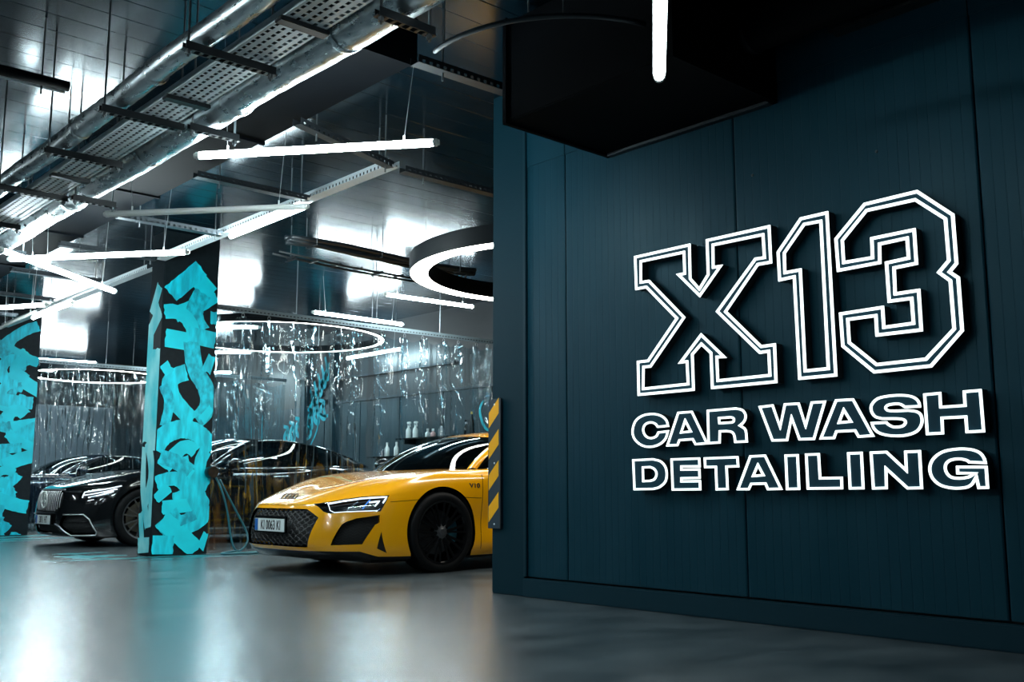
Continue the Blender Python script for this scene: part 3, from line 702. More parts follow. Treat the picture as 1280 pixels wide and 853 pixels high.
# ---------------------------------------------------------------- dark luxury coupes
def build_luxury(X0, Y0, label, paint, front=True, dz=0.0, plate_text=None, cat='car'):
    car = thing('luxury_car', label, cat, (X0, Y0, 0))
    f = Surf(LUX_NET); T = f.T
    gr = [(-.001, .632), (.40, .624), (.445, .50), (.425, .36), (.36, .295), (-.001, .285)]
    hl = [(.67, .482), (.663, .605), (.80, .622), (.93, .630), (1.062, .632), (1.03, .53), (.90, .472), (.76, .463)]
    it = [(.50, .25), (.74, .257), (.80, .204), (.86, .06), (.84, .03), (.56, .02), (.42, .13)]
    lo = [(-.001, .135), (.34, .135), (.44, .03), (-.001, .03)]
    uz = lambda P: P[:, [0, 2]]
    def arch(uc, s0, s1, R, zc):
        q = []
        for k in range(29):
            a = -.62+(PI+1.24)*k/28; z = zc+R*math.sin(a)
            if z < .14: continue
            s, t, d = f.inv(uz, (uc+R*math.cos(a), z), s0, s1, 0, T*.7, 40); q.append((s, t))
        return [(q[0][0], -.02)]+q+[(q[-1][0], -.02)]
    af = arch(.86, 1.0, 2.0, .375, .36); ar = arch(3.80, 3.6, 5.4, .375, .36)
    hood = [(-.01, .655), (.45, .650), (.663, .607), (.80, .624), (1.0, .66), (1.2, .83), (1.35, 2), (-.01, 2)]
    bump = [(-.01, -.01), (1.25, -.01), (1.2, .45), (1.062, .632), (.80, .622), (.663, .605), (.45, .648), (-.01, .653)]
    s1 = f.inv(uz, (1.55, .4), 1.4, 2.6, 0, T*.6)[0]; s2 = f.inv(uz, (3.05, .4), 2.6, 4.4, 0, T*.6)[0]
    door = [(s1, .10), (s2, .10), (s2+.05, .5), (s2-.05, .86), (s1+.02, .86), (s1, .5)]
    gap = strip_poly(door+[door[0]], .007)
    sill = [(s1-.1, .085), (s2+.1, .085), (s2+.1, .062), (s1-.1, .062)]
    regs = [('bumper', bump), ('hood', hood), ('door', door), ('sill', sill), ('grille', gr), ('headlight', hl), ('intake', it), ('lower', lo), ('arch', af), ('arch', ar)]
    sv = np.concatenate([np.linspace(0, 1.9, 64), np.linspace(1.96, f.S, 56)]); tv = np.linspace(0, T, 44)
    k = Skin(f, regs, sv, tv, step=.025)
    k.part('hood', ['hood'], paint, car); k.part('front_bumper', ['bumper'], paint, car, lips=[gr, it, hl], lip=.04)
    def lines(nm, ls, r, off, m, par, sd_, n=5):
        mb = MB()
        for l in ls: st_ribbon(mb, f, l, r, off, n, .04)
        if sd_ == 'right': mb.v = [(x, -y, z) for x, y, z in mb.v]
        return mb.build(nm, m, par, smooth=True)
    for sd_ in ('left', 'right'):
        k.part('side_body', ['body'], paint, car, sd_, lips=[af, ar]); k.part('door', ['door'], paint, car, sd_)
        k.part('sill_trim', ['sill'], chrome_m, car, sd_, off=.006)
        h = k.part('headlight', ['headlight'], trim_m, car, sd_, off=-.04)
        k.part('lens', ['headlight'], lens_m, h, sd_, off=-.001)
        if front:
            for nm, l, r, m in (('light_bar', [(.69, .50), (.685, .59), (.80, .605), (1.04, .618)], .008, drl_m), ('light_bar', [(.70, .54), (.80, .555), (1.0, .585)], .007, drl_m),
                                ('light_bar', [(.75, .50), (.84, .52), (.98, .555)], .008, drl_m), ('reflector', [(.78, .49), (.83, .50)], .016, lamp_m), ('reflector', [(.90, .51), (.94, .52)], .016, lamp_m)):
                lines(nm, [l], r, -.018, m, h, sd_)
            a = k.part('side_intake', ['intake'], liner_m, car, sd_, off=-.05)
            lines('chrome_frame', [[(.44, .125), (.34, .15)], [(.44, .125), (.57, .018), (.845, .022), (.865, .062), (.805, .208), (.742, .262), (.50, .258)]], .0085, .006, satin_m, car, sd_)
            lines('intake_bar', [[(.50, .10), (.82, .12)], [(.48, .17), (.80, .18)]], .006, -.02, trim_m, a, sd_)
        lines('door_handle', [[(s2-.42, .72), (s2-.22, .725)]], .012, .022, chrome_m, car, sd_)
    k.part('lower_intake', ['lower'], liner_m, car, off=-.04)
    g = k.part('grille', ['grille'], liner_m, car, off=-.06)
    if front:
        for sgn in (1, -1):
            for i in range(8):
                s = sgn*(.03+.052*i)
                t1 = .615 if i < 7 else .58; t0 = .30+.012*max(0, i-5)*2
                mb = MB(); st_ribbon(mb, f, [(s, t0), (s, t1)], .006, .0, 6); mb.build('grille_slat', satin_m, g, smooth=True)
        mb = MB(); st_ribbon(mb, f, [(-.41, .627), (-.2, .636), (0, .638), (.2, .636), (.41, .627)], .008, .002, 6); mb.build('chrome_bar', satin_m, car, smooth=True)
        em = MB(); c0 = f.off([0.], [.455], .035)[0]
        em.tube([(c0[0], -.0+.10*math.cos(2*PI*i/28), c0[2]+.10*math.sin(2*PI*i/28)) for i in range(29)], .011, 6, False)
        for i in range(3):
            a = PI/2+i*2*PI/3; em.tube([(c0[0], 0, c0[2]), (c0[0], -.0+.095*math.cos(a), c0[2]+.095*math.sin(a))], .009, 6, True, [.013, .003])
        em.build('star_emblem', cap_m, car, smooth=True)
    if plate_text: plate(car, (f.ev([0], [.22])[0][0]-.022, -.02, .325), .52, .112, plate_text)
    if front:
        mb = MB(); st_ribbon(mb, f, [(-.8, .012), (0, .012), (.8, .012)], .008, .004, 6); mb.build('splitter_trim', chrome_m, car, smooth=True)
    Z = np.array([0, 0, dz])
    cowl = lambda a: f.ev([a*f.sk[6]*.985], [T])[0]
    hdr = curve3([(2.22, 0, 1.375+dz), (2.25, .28, 1.370+dz), (2.36, .55, 1.335+dz)])
    def wind(a, m):
        p = cowl(a)*(1-m)+hdr(a)*m; return p+np.array([-.04, 0, .05])*4*m*(1-m)*(1-.55*a*a)
    patch('windscreen', wind, 20, 12, glass_m, car)
    rail = curve3([(2.36, .56, 1.335+dz), (2.75, .60, 1.372+dz), (3.2, .60, 1.345+dz), (3.7, .60, 1.255+dz), (4.1, .62, 1.13+dz*.5), (4.36, .64, 1.03)])
    pb = f.ev([f.sk[7]-.06], [T])[0]; ptop = rail(.10)
    def pillar(a, m):
        A = wind(1, m); B = pb*(1-m)+ptop*m+np.array([-.03, .02, .05])*4*m*(1-m)*.9
        return A*(1-a)+B*a+np.array([-.006, .014, .012])*math.sin(PI*a)
    for sd_ in ('left', 'right'):
        sg = -1 if sd_ == 'left' else 1
        patch('roof_pillar', pillar, 5, 12, paint, car, sd_)
        blt = lambda a: f.ev([f.sk[7]-.06+(f.sk[11]-f.sk[7]-.06)*a], [T])[0]
        def sideglass(a, m):
            B = blt(a); r = rail(.10+.84*a)
            return B*(1-m)+r*m+np.array([0, .03, 0])*4*m*(1-m)
        patch('side_window', lambda a, m: sideglass(a*.80, m), 24, 6, glass_m, car, sd_)
        patch('rear_pillar', lambda a, m: sideglass(.80+a*.2, m), 8, 6, paint, car, sd_)
        for nm, pts in (('window_trim', [sideglass(a, 1)+np.array([0, .012, 0]) for a in np.linspace(0, .9, 24)]), ('window_trim', [sideglass(a, 0)+np.array([0, .016, .006]) for a in np.linspace(0, .9, 24)])):
            MB().tube([(p[0], sg*p[1], p[2]) for p in pts], .009, 6).build(nm, chrome_m, car, smooth=True)
        mo = MB().lathe([(0, -.09), (.055, -.08), (.08, -.02), (.085, .03), (.07, .07), (0, .08)], 'x', 18).build('mirror', paint, car, smooth=True); mo.location = (2.02, sg*1.0, 1.03); mo.scale = (1, 1.4, .85)
        MB().bar((2.0, sg*.86, .955), (2.03, sg*.96, 1.0), .05, .03).build('mirror_arm', trim_m, mo).matrix_parent_inverse = mo.matrix_basis.inverted()
    roofr = curve3([(3.15, 0, 1.375+dz), (3.12, .3, 1.37+dz), (3.05, .60, 1.357+dz)])
    def roof(a, m): return hdr(a)*(1-m)+roofr(a)*m+np.array([0, 0, .045])*4*m*(1-m)*(1-.6*a**2)
    patch('roof', roof, 14, 12, paint, car)
    def rback(a, m):
        d = f.ev([f.S-(f.S-f.sk[11]-.02)*a], [T])[0]; p = roofr(a)*(1-m)+d*m
        p = p+np.array([.05, 0, .06])*4*m*(1-m); e = rail(.42+.58*m); return p*(1-a**4)+(p*.0+e)*a**4
    patch('rear_window', rback, 14, 12, glass_m, car)
    for uc in (.86, 3.80):
        for t in (-1, 1):
            wheel(car, uc, .825*(-t), .352, .262, .25, 'multi', toward=t, rmat=rimrev_m)
            MB().lathe([(.371, t*.92), (.375, t*.55), (.08, t*.55)], 'y', 24, (uc, 0, .36), -.55, PI+.55).build('wheel_well', liner_m, car, smooth=True)
    MB().box(.35, 4.7, -.80, .80, .11, .30).build('underbody', liner_m, car)
    MB().box(1.75, 4.1, -.70, .70, .30, .88).build('cabin_tub', seat_m, car, bevel=.03)
    for t in (-1, 1):
        MB().box(2.75, 2.95, t*.36-.24, t*.36+.24, .80, 1.16).build('seat', seat_m, car, bevel=.07)
    MB().box(1.8, 2.05, -.68, .68, .84, .985).build('dashboard', seat_m, car, bevel=.04)
    return car
build_luxury(4.22, 13.34, 'glossy black luxury coupe with chrome slatted grille behind the painted column', blackpaint_m, True, 0.0, '3811 HT')
build_luxury(4.4, 19.5, 'dark blue car parked behind the clear curtain at the left', bluepaint_m, False, -.07)
BIG = {
  'X': ([(3.9057, 2.0809), (3.4832, 2.0818), (3.4841, 1.88), (3.4289, 1.8185), (3.3719, 1.8849), (3.3732, 2.085), (2.9521, 2.0851), (2.9499, 1.8761), (3.0356, 1.8776), (3.2463, 1.6563), (3.0333, 1.447), (2.9463, 1.4481), (2.946, 1.2392), (3.366, 1.2379), (3.3688, 1.435), (3.4255, 1.4865), (3.4827, 1.4404), (3.4812, 1.2376), (3.8969, 1.2366), (3.8981, 1.4448), (3.8162, 1.4448), (3.6031, 1.6621), (3.8184, 1.8715), (3.9003, 1.8717)],
     [(3.848, 2.0332), (3.5375, 2.0322), (3.5363, 1.9212), (3.5905, 1.9207), (3.4272, 1.7603), (3.2644, 1.9217), (3.322, 1.9239), (3.3197, 2.0374), (3.0059, 2.0343), (3.0024, 1.9222), (3.0545, 1.924), (3.3206, 1.6646), (3.0475, 1.4015), (2.9971, 1.4034), (2.9956, 1.2901), (3.314, 1.2882), (3.3159, 1.4043), (3.2577, 1.4008), (3.4249, 1.5569), (3.5921, 1.3993), (3.5358, 1.3993), (3.532, 1.2857), (3.8484, 1.2827), (3.8425, 1.3968), (3.7926, 1.3962), (3.5322, 1.6607), (3.792, 1.9181), (3.8508, 1.9201)]),
  '1': ([(2.9174, 1.9314), (2.7706, 2.0886), (2.6094, 2.0896), (2.6024, 1.2451), (2.8201, 1.2448), (2.8267, 1.7754), (2.9146, 1.7718)],
     [(2.8659, 1.9152), (2.7462, 2.0412), (2.6599, 2.0386), (2.6561, 1.2952), (2.7727, 1.2949), (2.7757, 1.8204), (2.8673, 1.8199)]),
  '3': ([(2.5807, 1.9403), (2.4127, 2.0898), (2.1393, 2.0944), (1.9738, 1.9436), (1.9712, 1.7082), (2.0023, 1.6777), (1.9677, 1.6472), (1.9655, 1.3984), (2.1228, 1.2466), (2.4087, 1.2431), (2.5709, 1.3896), (2.5752, 1.5615), (2.3389, 1.5646), (2.3378, 1.4672), (2.2042, 1.4688), (2.2059, 1.5737), (2.3176, 1.5752), (2.3208, 1.7774), (2.2094, 1.7821), (2.2108, 1.8654), (2.3369, 1.8622), (2.3404, 1.7711), (2.5752, 1.7682)],
     [(2.5315, 1.9211), (2.3989, 2.0423), (2.156, 2.0424), (2.0228, 1.9251), (2.0197, 1.7339), (2.0725, 1.6829), (2.0186, 1.6332), (2.0154, 1.4155), (2.1506, 1.2945), (2.3893, 1.2917), (2.5217, 1.4094), (2.523, 1.5148), (2.3893, 1.5148), (2.3888, 1.4195), (2.1546, 1.419), (2.1555, 1.6208), (2.2715, 1.6207), (2.2698, 1.733), (2.1587, 1.7366), (2.1599, 1.9133), (2.3891, 1.9109), (2.3901, 1.8159), (2.5307, 1.8172)]),
}
SMALL = [
  ('C', [(3.6686, 1.045), (3.6822, 1.0854, 1), (3.7226, 1.1153, 1), (3.7832, 1.1297, 1), (3.8616, 1.1248, 1), (3.923, 1.0931, 1), (3.9489, 1.0314, 1), (3.9326, 0.9812, 1), (3.8833, 0.9447, 1), (3.8222, 0.9298, 1), (3.7482, 0.9391, 1), (3.6936, 0.9725, 1), (3.6691, 1.0259), (3.7518, 1.0211), (3.7674, 0.9991, 1), (3.8054, 0.9908, 1), (3.839, 1.0039, 1), (3.8553, 1.0339, 1), (3.8418, 1.0608, 1), (3.805, 1.0708, 1), (3.7716, 1.0614, 1), (3.7537, 1.0425)], None),
  ('A', [(3.6037, 1.126), (3.5005, 1.1264), (3.3974, 0.9372), (3.4873, 0.9339), (3.5058, 0.9626), (3.5928, 0.9606), (3.608, 0.9334), (3.6922, 0.9335)], [(3.5514, 1.063), (3.5244, 1.0171), (3.5735, 1.0148)]),
  ('R', [(3.3999, 1.1256), (3.2064, 1.1276), (3.1637, 1.1148, 1), (3.1434, 1.0867, 1), (3.1459, 1.0599, 1), (3.161, 1.0397, 1), (3.1757, 1.0296), (3.1534, 1.0155, 1), (3.1436, 0.9942, 1), (3.1402, 0.9376), (3.2247, 0.9375), (3.2304, 0.9767, 1), (3.2444, 0.9924, 1), (3.2735, 0.9978), (3.3126, 0.9982), (3.3163, 0.9387), (3.4004, 0.9366)], [(3.3152, 1.0704), (3.245, 1.0711), (3.232, 1.0673, 1), (3.2294, 1.0612, 1), (3.2325, 1.0559, 1), (3.2457, 1.0541), (3.3135, 1.0538)]),
  ('W', [(3.0656, 1.1258), (2.9751, 1.1298), (2.9394, 1.0255), (2.91, 1.1308), (2.8207, 1.1296), (2.79, 1.0245), (2.7536, 1.1302), (2.6689, 1.1296), (2.7424, 0.9368), (2.8326, 0.9376), (2.8689, 1.0408), (2.8966, 0.9362), (2.9916, 0.9376)], None),
  ('A', [(2.6178, 1.1323), (2.5201, 1.1306), (2.4209, 0.9408), (2.5074, 0.9383), (2.5237, 0.9684), (2.617, 0.9681), (2.6319, 0.937), (2.7164, 0.9377)], [(2.575, 1.066), (2.5498, 1.0241), (2.5957, 1.0222)]),
  ('S', [(2.1853, 1.0658), (2.1892, 1.094, 1), (2.2117, 1.1181, 1), (2.2555, 1.1321, 1), (2.3266, 1.1358, 1), (2.3968, 1.1263, 1), (2.4337, 1.094, 1), (2.4356, 1.0594, 1), (2.4156, 1.0312, 1), (2.3796, 1.0187), (2.2947, 1.0138, 1), (2.2695, 1.0039, 1), (2.2832, 0.9893, 1), (2.3222, 0.988, 1), (2.3475, 1.0016, 1), (2.3549, 1.0107), (2.4383, 1.011), (2.4274, 0.9773, 1), (2.3967, 0.951, 1), (2.3382, 0.9363, 1), (2.2672, 0.9354, 1), (2.2091, 0.9525, 1), (2.1805, 0.9905, 1), (2.1812, 1.0298, 1), (2.2031, 1.0523, 1), (2.2469, 1.0615), (2.3308, 1.064, 1), (2.352, 1.0733, 1), (2.3363, 1.0829, 1), (2.2906, 1.0832, 1), (2.2644, 1.0675)], None),
  ('H', [(2.1701, 1.1292), (2.0868, 1.1312), (2.0871, 1.0677), (1.9874, 1.0681), (1.9874, 1.13), (1.9048, 1.131), (1.9023, 0.9397), (1.987, 0.9391), (1.9873, 1.0064), (2.0843, 1.0067), (2.0857, 0.9384), (2.1683, 0.9376)], None),
  ('D', [(3.9474, 0.8665), (3.7918, 0.8695), (3.7339, 0.8554, 1), (3.6979, 0.8229, 1), (3.6869, 0.7784, 1), (3.7005, 0.731, 1), (3.7465, 0.6995, 1), (3.7966, 0.6887), (3.9412, 0.6867)], [(3.8634, 0.8127), (3.8142, 0.8139), (3.7852, 0.8019, 1), (3.7733, 0.7793, 1), (3.7865, 0.7552, 1), (3.816, 0.7464), (3.8625, 0.7448)]),
  ('E', [(3.6616, 0.8653), (3.4563, 0.8662), (3.4543, 0.812), (3.5814, 0.8134), (3.5816, 0.8071), (3.4568, 0.8065), (3.4565, 0.7488), (3.5834, 0.7479), (3.5836, 0.7416), (3.4552, 0.742), (3.4547, 0.6869), (3.6572, 0.685)], None),
  ('T', [(3.4295, 0.8656), (3.2036, 0.8674), (3.2002, 0.8084), (3.2755, 0.8073), (3.2727, 0.6882), (3.3552, 0.6864), (3.3568, 0.8073), (3.4277, 0.8072)], None),
  ('A', [(3.1309, 0.8694), (3.0329, 0.8714), (2.9387, 0.6892), (3.0298, 0.6873), (3.0433, 0.7161), (3.1243, 0.7145), (3.1406, 0.6873), (3.2206, 0.6873)], [(3.082, 0.8073), (3.0603, 0.7703), (3.104, 0.7677)]),
  ('I', [(2.9183, 0.8685), (2.838, 0.8683), (2.8374, 0.6892), (2.9173, 0.688)], None),
  ('L', [(2.7995, 0.8703), (2.7184, 0.8706), (2.7162, 0.7521), (2.5987, 0.7528), (2.5999, 0.6922), (2.7978, 0.6904)], None),
  ('I', [(2.5678, 0.8702), (2.4876, 0.8709), (2.4879, 0.6922), (2.5676, 0.691)], None),
  ('N', [(2.4495, 0.8705), (2.3636, 0.8718), (2.2783, 0.7911), (2.2775, 0.87), (2.1985, 0.8707), (2.1988, 0.6927), (2.2741, 0.6915), (2.3671, 0.7772), (2.37, 0.6928), (2.4468, 0.6909)], None),
  ('G', [(1.9032, 0.8005), (1.9096, 0.8309, 1), (1.9306, 0.8573, 1), (1.9728, 0.8729, 1), (2.0311, 0.8759, 1), (2.0976, 0.8649, 1), (2.1452, 0.8335, 1), (2.1663, 0.7893, 1), (2.157, 0.7417, 1), (2.1197, 0.7061, 1), (2.0608, 0.6915, 1), (2.002, 0.6943, 1), (1.9721, 0.7086, 1), (1.9563, 0.7303), (1.9502, 0.6926), (1.9019, 0.6943), (1.9019, 0.7937), (2.0393, 0.796), (2.04, 0.7576), (1.9746, 0.758), (1.9925, 0.7502, 1), (2.0278, 0.7459, 1), (2.0629, 0.7514, 1), (2.0812, 0.7733, 1), (2.0807, 0.7997, 1), (2.0617, 0.8157, 1), (2.0259, 0.8208, 1), (1.9941, 0.8144, 1), (1.983, 0.8055)], None),
]
# ---------------------------------------------------------------- illuminated sign letters
def smooth_poly(pts):
    """points flagged 1 lie on a curve: Catmull-Rom between them, corners stay sharp"""
    n = len(pts); out = []
    P = [np.array(p[:2]) for p in pts]; fl = [len(p) > 2 for p in pts]
    for i in range(n):
        j = (i+1) % n; out.append(tuple(P[i]))
        if fl[i] or fl[j]:
            p0 = P[i-1] if fl[i] else P[i]-(P[j]-P[i])*.6; p3 = P[(j+1) % n] if fl[j] else P[j]+(P[j]-P[i])*.6
            for k in range(1, 5):
                u = k/5
                out.append(tuple(.5*((2*P[i])+(-p0+P[j])*u+(2*p0-5*P[i]+4*P[j]-p3)*u*u+(-p0+3*P[i]-3*P[j]+p3)*u**3)))
    return out
def area(p): return .5*sum(p[i-1][0]*p[i][1]-p[i][0]*p[i-1][1] for i in range(len(p)))
def inset(p, w):
    """mitred offset of a closed outline; positive w moves towards its left-hand side"""
    n = len(p); out = []
    for i in range(n):
        a, b, c = (np.array(p[i-1]), np.array(p[i]), np.array(p[(i+1) % n]))
        d1 = (b-a)/max(np.linalg.norm(b-a), 1e-9); d2 = (c-b)/max(np.linalg.norm(c-b), 1e-9)
        n1 = np.array([-d1[1], d1[0]]); n2 = np.array([-d2[1], d2[0]]); m = n1+n2; l = np.linalg.norm(m)
        if l < .2: m = n1; k = 1
        else: m /= l; k = 1/max(m@n1, .36)
        out.append(tuple(b+m*w*k))
    return out
def wallp(p, x): return (x, p[0], p[1])
def ring_faces(mb, A, B, x):
    n = len(A); mb.add([wallp(p, x) for p in A]+[wallp(p, x) for p in B], [(i, (i+1) % n, n+(i+1) % n, n+i) for i in range(n)])
def sides(mb, A, x0, x1):
    n = len(A); mb.add([wallp(p, x0) for p in A]+[wallp(p, x1) for p in A], [(i, (i+1) % n, n+(i+1) % n, n+i) for i in range(n)])
def fill(mb, loops, x):
    V = [[Vector((a, b, 0)) for a, b in l] for l in loops]; flat = [p for l in loops for p in l]
    mb.add([wallp(p, x) for p in flat], [tuple(t) for t in tessellate_polygon(V)])
def ccw(p): return p if area(p) > 0 else p[::-1]
XF = WX-.07
def letter(name, label, outer, hole, bw, group, face_m, double):
    outer = ccw(smooth_poly(outer)); holes = [ccw(smooth_poly(hole))] if hole else []
    body = MB(); fill(body, [outer]+[h[::-1] for h in holes], XF)
    o = body.build(name, face_m, None)
    tag(o, label, 'sign letter', group)
    rt = MB()
    for l in [outer]+holes: sides(rt, l, XF, WX-.012)
    fill(rt, [outer]+[h[::-1] for h in holes], WX-.012)
    rt.build('letter_return', ret_m, o)
    loops = [(outer, bw)]+[(h, -bw) for h in holes]
    for l, w in loops:
        s = MB(); q = inset(l, w); ring_faces(s, l, q, XF-.006); sides(s, l, XF-.006, XF); sides(s, q, XF-.006, XF)
        s.build('light_strip', sign_m, o)
    return o
for ch, lab in (('X', 'large double outlined white glowing letter X at the left of the sign'),
                ('1', 'large double outlined white glowing numeral 1 between the X and the 3'),
                ('3', 'large double outlined white glowing numeral 3 at the right of the sign')):
    letter('sign_letter', lab, BIG[ch][0], BIG[ch][1], 0.0145, 'large sign characters', gap_m, True)
order = ['first letter C of the word CAR', 'letter A in the middle of the word CAR', 'last letter R of the word CAR',
         'first letter W of the word WASH', 'letter A of the word WASH', 'letter S of the word WASH', 'last letter H of the word WASH',
         'first letter D of the word DETAILING', 'letter E of the word DETAILING', 'letter T of the word DETAILING', 'letter A of the word DETAILING',
         'letter I between A and L in the word DETAILING', 'letter L of the word DETAILING', 'letter I between L and N in the word DETAILING',
         'letter N of the word DETAILING', 'last letter G of the word DETAILING']
for (ch, out, ho), lab in zip(SMALL, order):
    letter('sign_letter', 'small white outlined '+lab+' on the sign', out, ho, .0115, 'small sign letters', letter_m, False)
# ---------------------------------------------------------------- columns with painted strokes
def stroke(parent, pts, w, m, layer, face, x0, y0, seedv):
    """one flat brush stroke on a column face; pts are (along, height)"""
    rr = random.Random(seedv); q = []
    P = [np.array(p) for p in pts]
    if len(P) > 2:
        cv = nat_spline(np.arange(len(P)), np.array(P), np.linspace(0, len(P)-1, (len(P)-1)*6+1)); P = list(cv)
    n = len(P); vs = []; d0 = .0012+layer*.0006; k = 5
    for i, p in enumerate(P):
        d = P[min(i+1, n-1)]-P[max(i-1, 0)]; d = d/max(np.linalg.norm(d), 1e-6); nn = np.array([-d[1], d[0]])
        for j in range(k+1):
            r = (rr.random()-.5)*.02 if i in (0, n-1) else 0
            e = (rr.random()-.5)*.008 if j in (0, k) else 0
            c = p+nn*(w*(j/k-.5)+e)+d*r
            a = min(max(c[0], .004), FW[face]-.004); b = max(c[1], .01)
            vs.append((x0+a, y0-d0, b) if face == 'front' else (x0-d0, y0+a, b))
    fs = [(i*(k+1)+j, i*(k+1)+j+1, (i+1)*(k+1)+j+1, (i+1)*(k+1)+j) for i in range(n-1) for j in range(k)]
    o = MB().add(vs, fs).build('paint_stroke', m, parent)
    o.data.materials[0] = m
FW = {'front': .63, 'left': .35}
def arc(cx, cz, r, a0, a1, n=7, sx=1.0): return [(cx+sx*r*math.cos(math.radians(a0+(a1-a0)*i/(n-1))), cz+r*math.sin(math.radians(a0+(a1-a0)*i/(n-1)))) for i in range(n)]
def column(Y, label, front, left):
    x0, x1 = 4.39, 5.02
    o = MB().box(x0, x1, Y, Y+.35, 0, CZ+.02).build('column', column_m, None, bevel=.008); tag(o, label, 'column', 'painted square columns')
    for i, (pts, w) in enumerate(front): stroke(o, pts, w, (teal_m, teals_m, teal_m, teald_m, teals_m)[i % 5], i, 'front', x0, Y, i*7+3)
    for i, (pts, w) in enumerate(left): stroke(o, pts, w, lit_teal_m, i, 'left', x0, Y, i*11+5)
    return o
front1 = [([(.28, 3.10), (.55, 2.86)], .20), ([(.42, 3.14), (.20, 2.92), (.08, 2.80)], .20), ([(.60, 2.86), (.40, 2.72), (.14, 2.58)], .17),
 ([(.45, 2.86), (.36, 2.62), (.46, 2.42)], .20), ([(.60, 2.66), (.60, 2.52)], .10), ([(.02, 2.60), (.20, 2.60), (.34, 2.46), (.36, 2.25)], .16), ([(.30, 2.38), (.62, 2.34)], .19),
 ([(.04, 2.32), (.30, 2.30)], .20), ([(.34, 2.30), (.40, 2.0), (.52, 1.82), (.56, 1.60), (.44, 1.44)], .19), ([(.30, 1.96), (.12, 1.84), (.20, 1.62), (.40, 1.44)], .18),
 ([(.03, 1.95), (.12, 2.02)], .13), ([(.60, 2.16), (.52, 1.98)], .12), ([(.62, 1.58), (.50, 1.44)], .10), ([(.04, 1.80), (.12, 1.62), (.08, 1.36)], .11),
 (arc(.30, .98, .36, 160, 20, 9, .95), .20), ([(.10, .92), (.30, 1.14), (.44, 1.10)], .15), ([(.56, 1.12), (.50, .92), (.62, .78)], .14), ([(.28, 1.04), (.36, .86), (.58, .70)], .16),
 ([(.04, 1.04), (.24, .98), (.40, .88)], .16), ([(.02, .76), (.26, .80), (.36, .66), (.22, .58)], .15), ([(.10, .50), (.44, .53)], .15), ([(.56, .86), (.46, .68), (.56, .48)], .22),
 ([(.02, .60), (.16, .72)], .12), ([(.08, .26), (.30, .44)], .16), ([(.62, .52), (.50, .36), (.30, .30)], .18), ([(.10, .38), (.30, .22), (.50, .04)], .20), ([(.01, .12), (.24, .11)], .20), ([(.62, .22), (.54, .06)], .10), ([(.36, .44), (.40, .34)], .2)]
left1 = [([(.10, 2.9), (.28, 2.6)], .16), ([(.05, 2.62), (.33, 2.40)], .22), ([(.30, 2.5), (.28, 1.2)], .20), ([(.10, 2.2), (.12, 1.1)], .24), ([(.20, 1.2), (.06, .85), (.20, .55)], .16),
 ([(.30, 1.15), (.26, .7), (.10, .3)], .14), ([(.06, .8), (.04, .3)], .1), ([(.30, .45), (.22, .15)], .12), ([(.03, .12), (.32, .10)], .16)]
rr = random.Random(21)
def rnd_front():
    q = []; z = 3.0
    while z > .1:
        for c in range(2):
            a = rr.random()*.5+.05; k = rr.random(); dz = rr.uniform(-.25, .25)
            if k < .5: q.append(([(a-.2, z+dz*.4), (a+.05, z-dz*.5), (a+.28, z-dz)], rr.uniform(.14, .21)))
            else: q.append((arc(.32+rr.uniform(-.15, .15), z-.1, rr.uniform(.12, .22), rr.uniform(0, 180), rr.uniform(190, 360)), rr.uniform(.13, .19)))
        z -= .19
    return q
column(10.5, 'black square column brushed with turquoise graffiti standing between the black and yellow cars', front1, left1)
column(16.65, 'black square column brushed with turquoise graffiti, farther one at the left edge', rnd_front(), left1[::-1])

# paint smeared on the floor round the columns
def splash(x, y, rx, ry, seed):
    r = random.Random(seed); n = 28; v = [(x, y, .0015)]
    ph = [r.uniform(0, 6) for _ in range(3)]
    for i in range(n):
        a = 2*PI*i/n; k = 1+.25*math.sin(3*a+ph[0])+.18*math.sin(7*a+ph[1])+.12*math.sin(11*a+ph[2])
        v.append((x+rx*k*math.cos(a), y+ry*k*math.sin(a), .0015))
    return v, [(0, 1+i, 1+(i+1) % n) for i in range(n)]
mb = MB()
for i, (x, y, rx, ry) in enumerate([(4.25, 10.35, .55, .10), (4.75, 10.28, .6, .09), (5.35, 10.25, .5, .08), (3.9, 10.9, .3, .25), (4.0, 11.5, .25, .12), (5.6, 10.5, .5, .07), (3.75, 10.45, .35, .05), (4.9, 10.05, .4, .04), (5.9, 10.3, .25, .05), (4.2, 16.2, .6, .3), (5.3, 16.4, .8, .2), (4.6, 15.4, .6, .2), (4.3, 14.9, .3, .12), (4.15, 9.95, .2, .03)]):
    mb.add(*splash(x, y, rx, ry, i))
tag(mb.build('paint_splash', stain_m, fl), kind='stuff')

# ---------------------------------------------------------------- pipes, trays and hangers under the ceiling
def rods(mb, x, y, z0): mb.tube([(x, y, z0), (x, y, CZ+.02)], .006, 6)
def hanger(x0, x1, y, z, label, group, name='trapeze_hanger'):
    t = thing(name, label, 'pipe hanger', (0, 0, 0), group)
    mb = MB(); n = int((x1-x0)/.04)              # slotted channel: two flanges with bridges between the slots
    mb.box(x0, x1, y-.021, y-.017, z, z+.04); mb.box(x0, x1, y+.017, y+.021, z, z+.04)
    for i in range(n+1): mb.box(x0+(x1-x0)*i/n-.008, x0+(x1-x0)*i/n+.008, y-.018, y+.018, z+.0, z+.005)
    mb.build('channel', dark_m, t)
    for x in (x0+.02, x1-.02):
        r = MB(); rods(r, x, y, z-.03); r.build('threaded_rod', rod_m, t)
        MB().lathe([(0, -.018), (.014, -.018), (.014, 0), (0, 0)], 'z', 6, (x, y, z)).build('nut', rod_m, t)
    return t
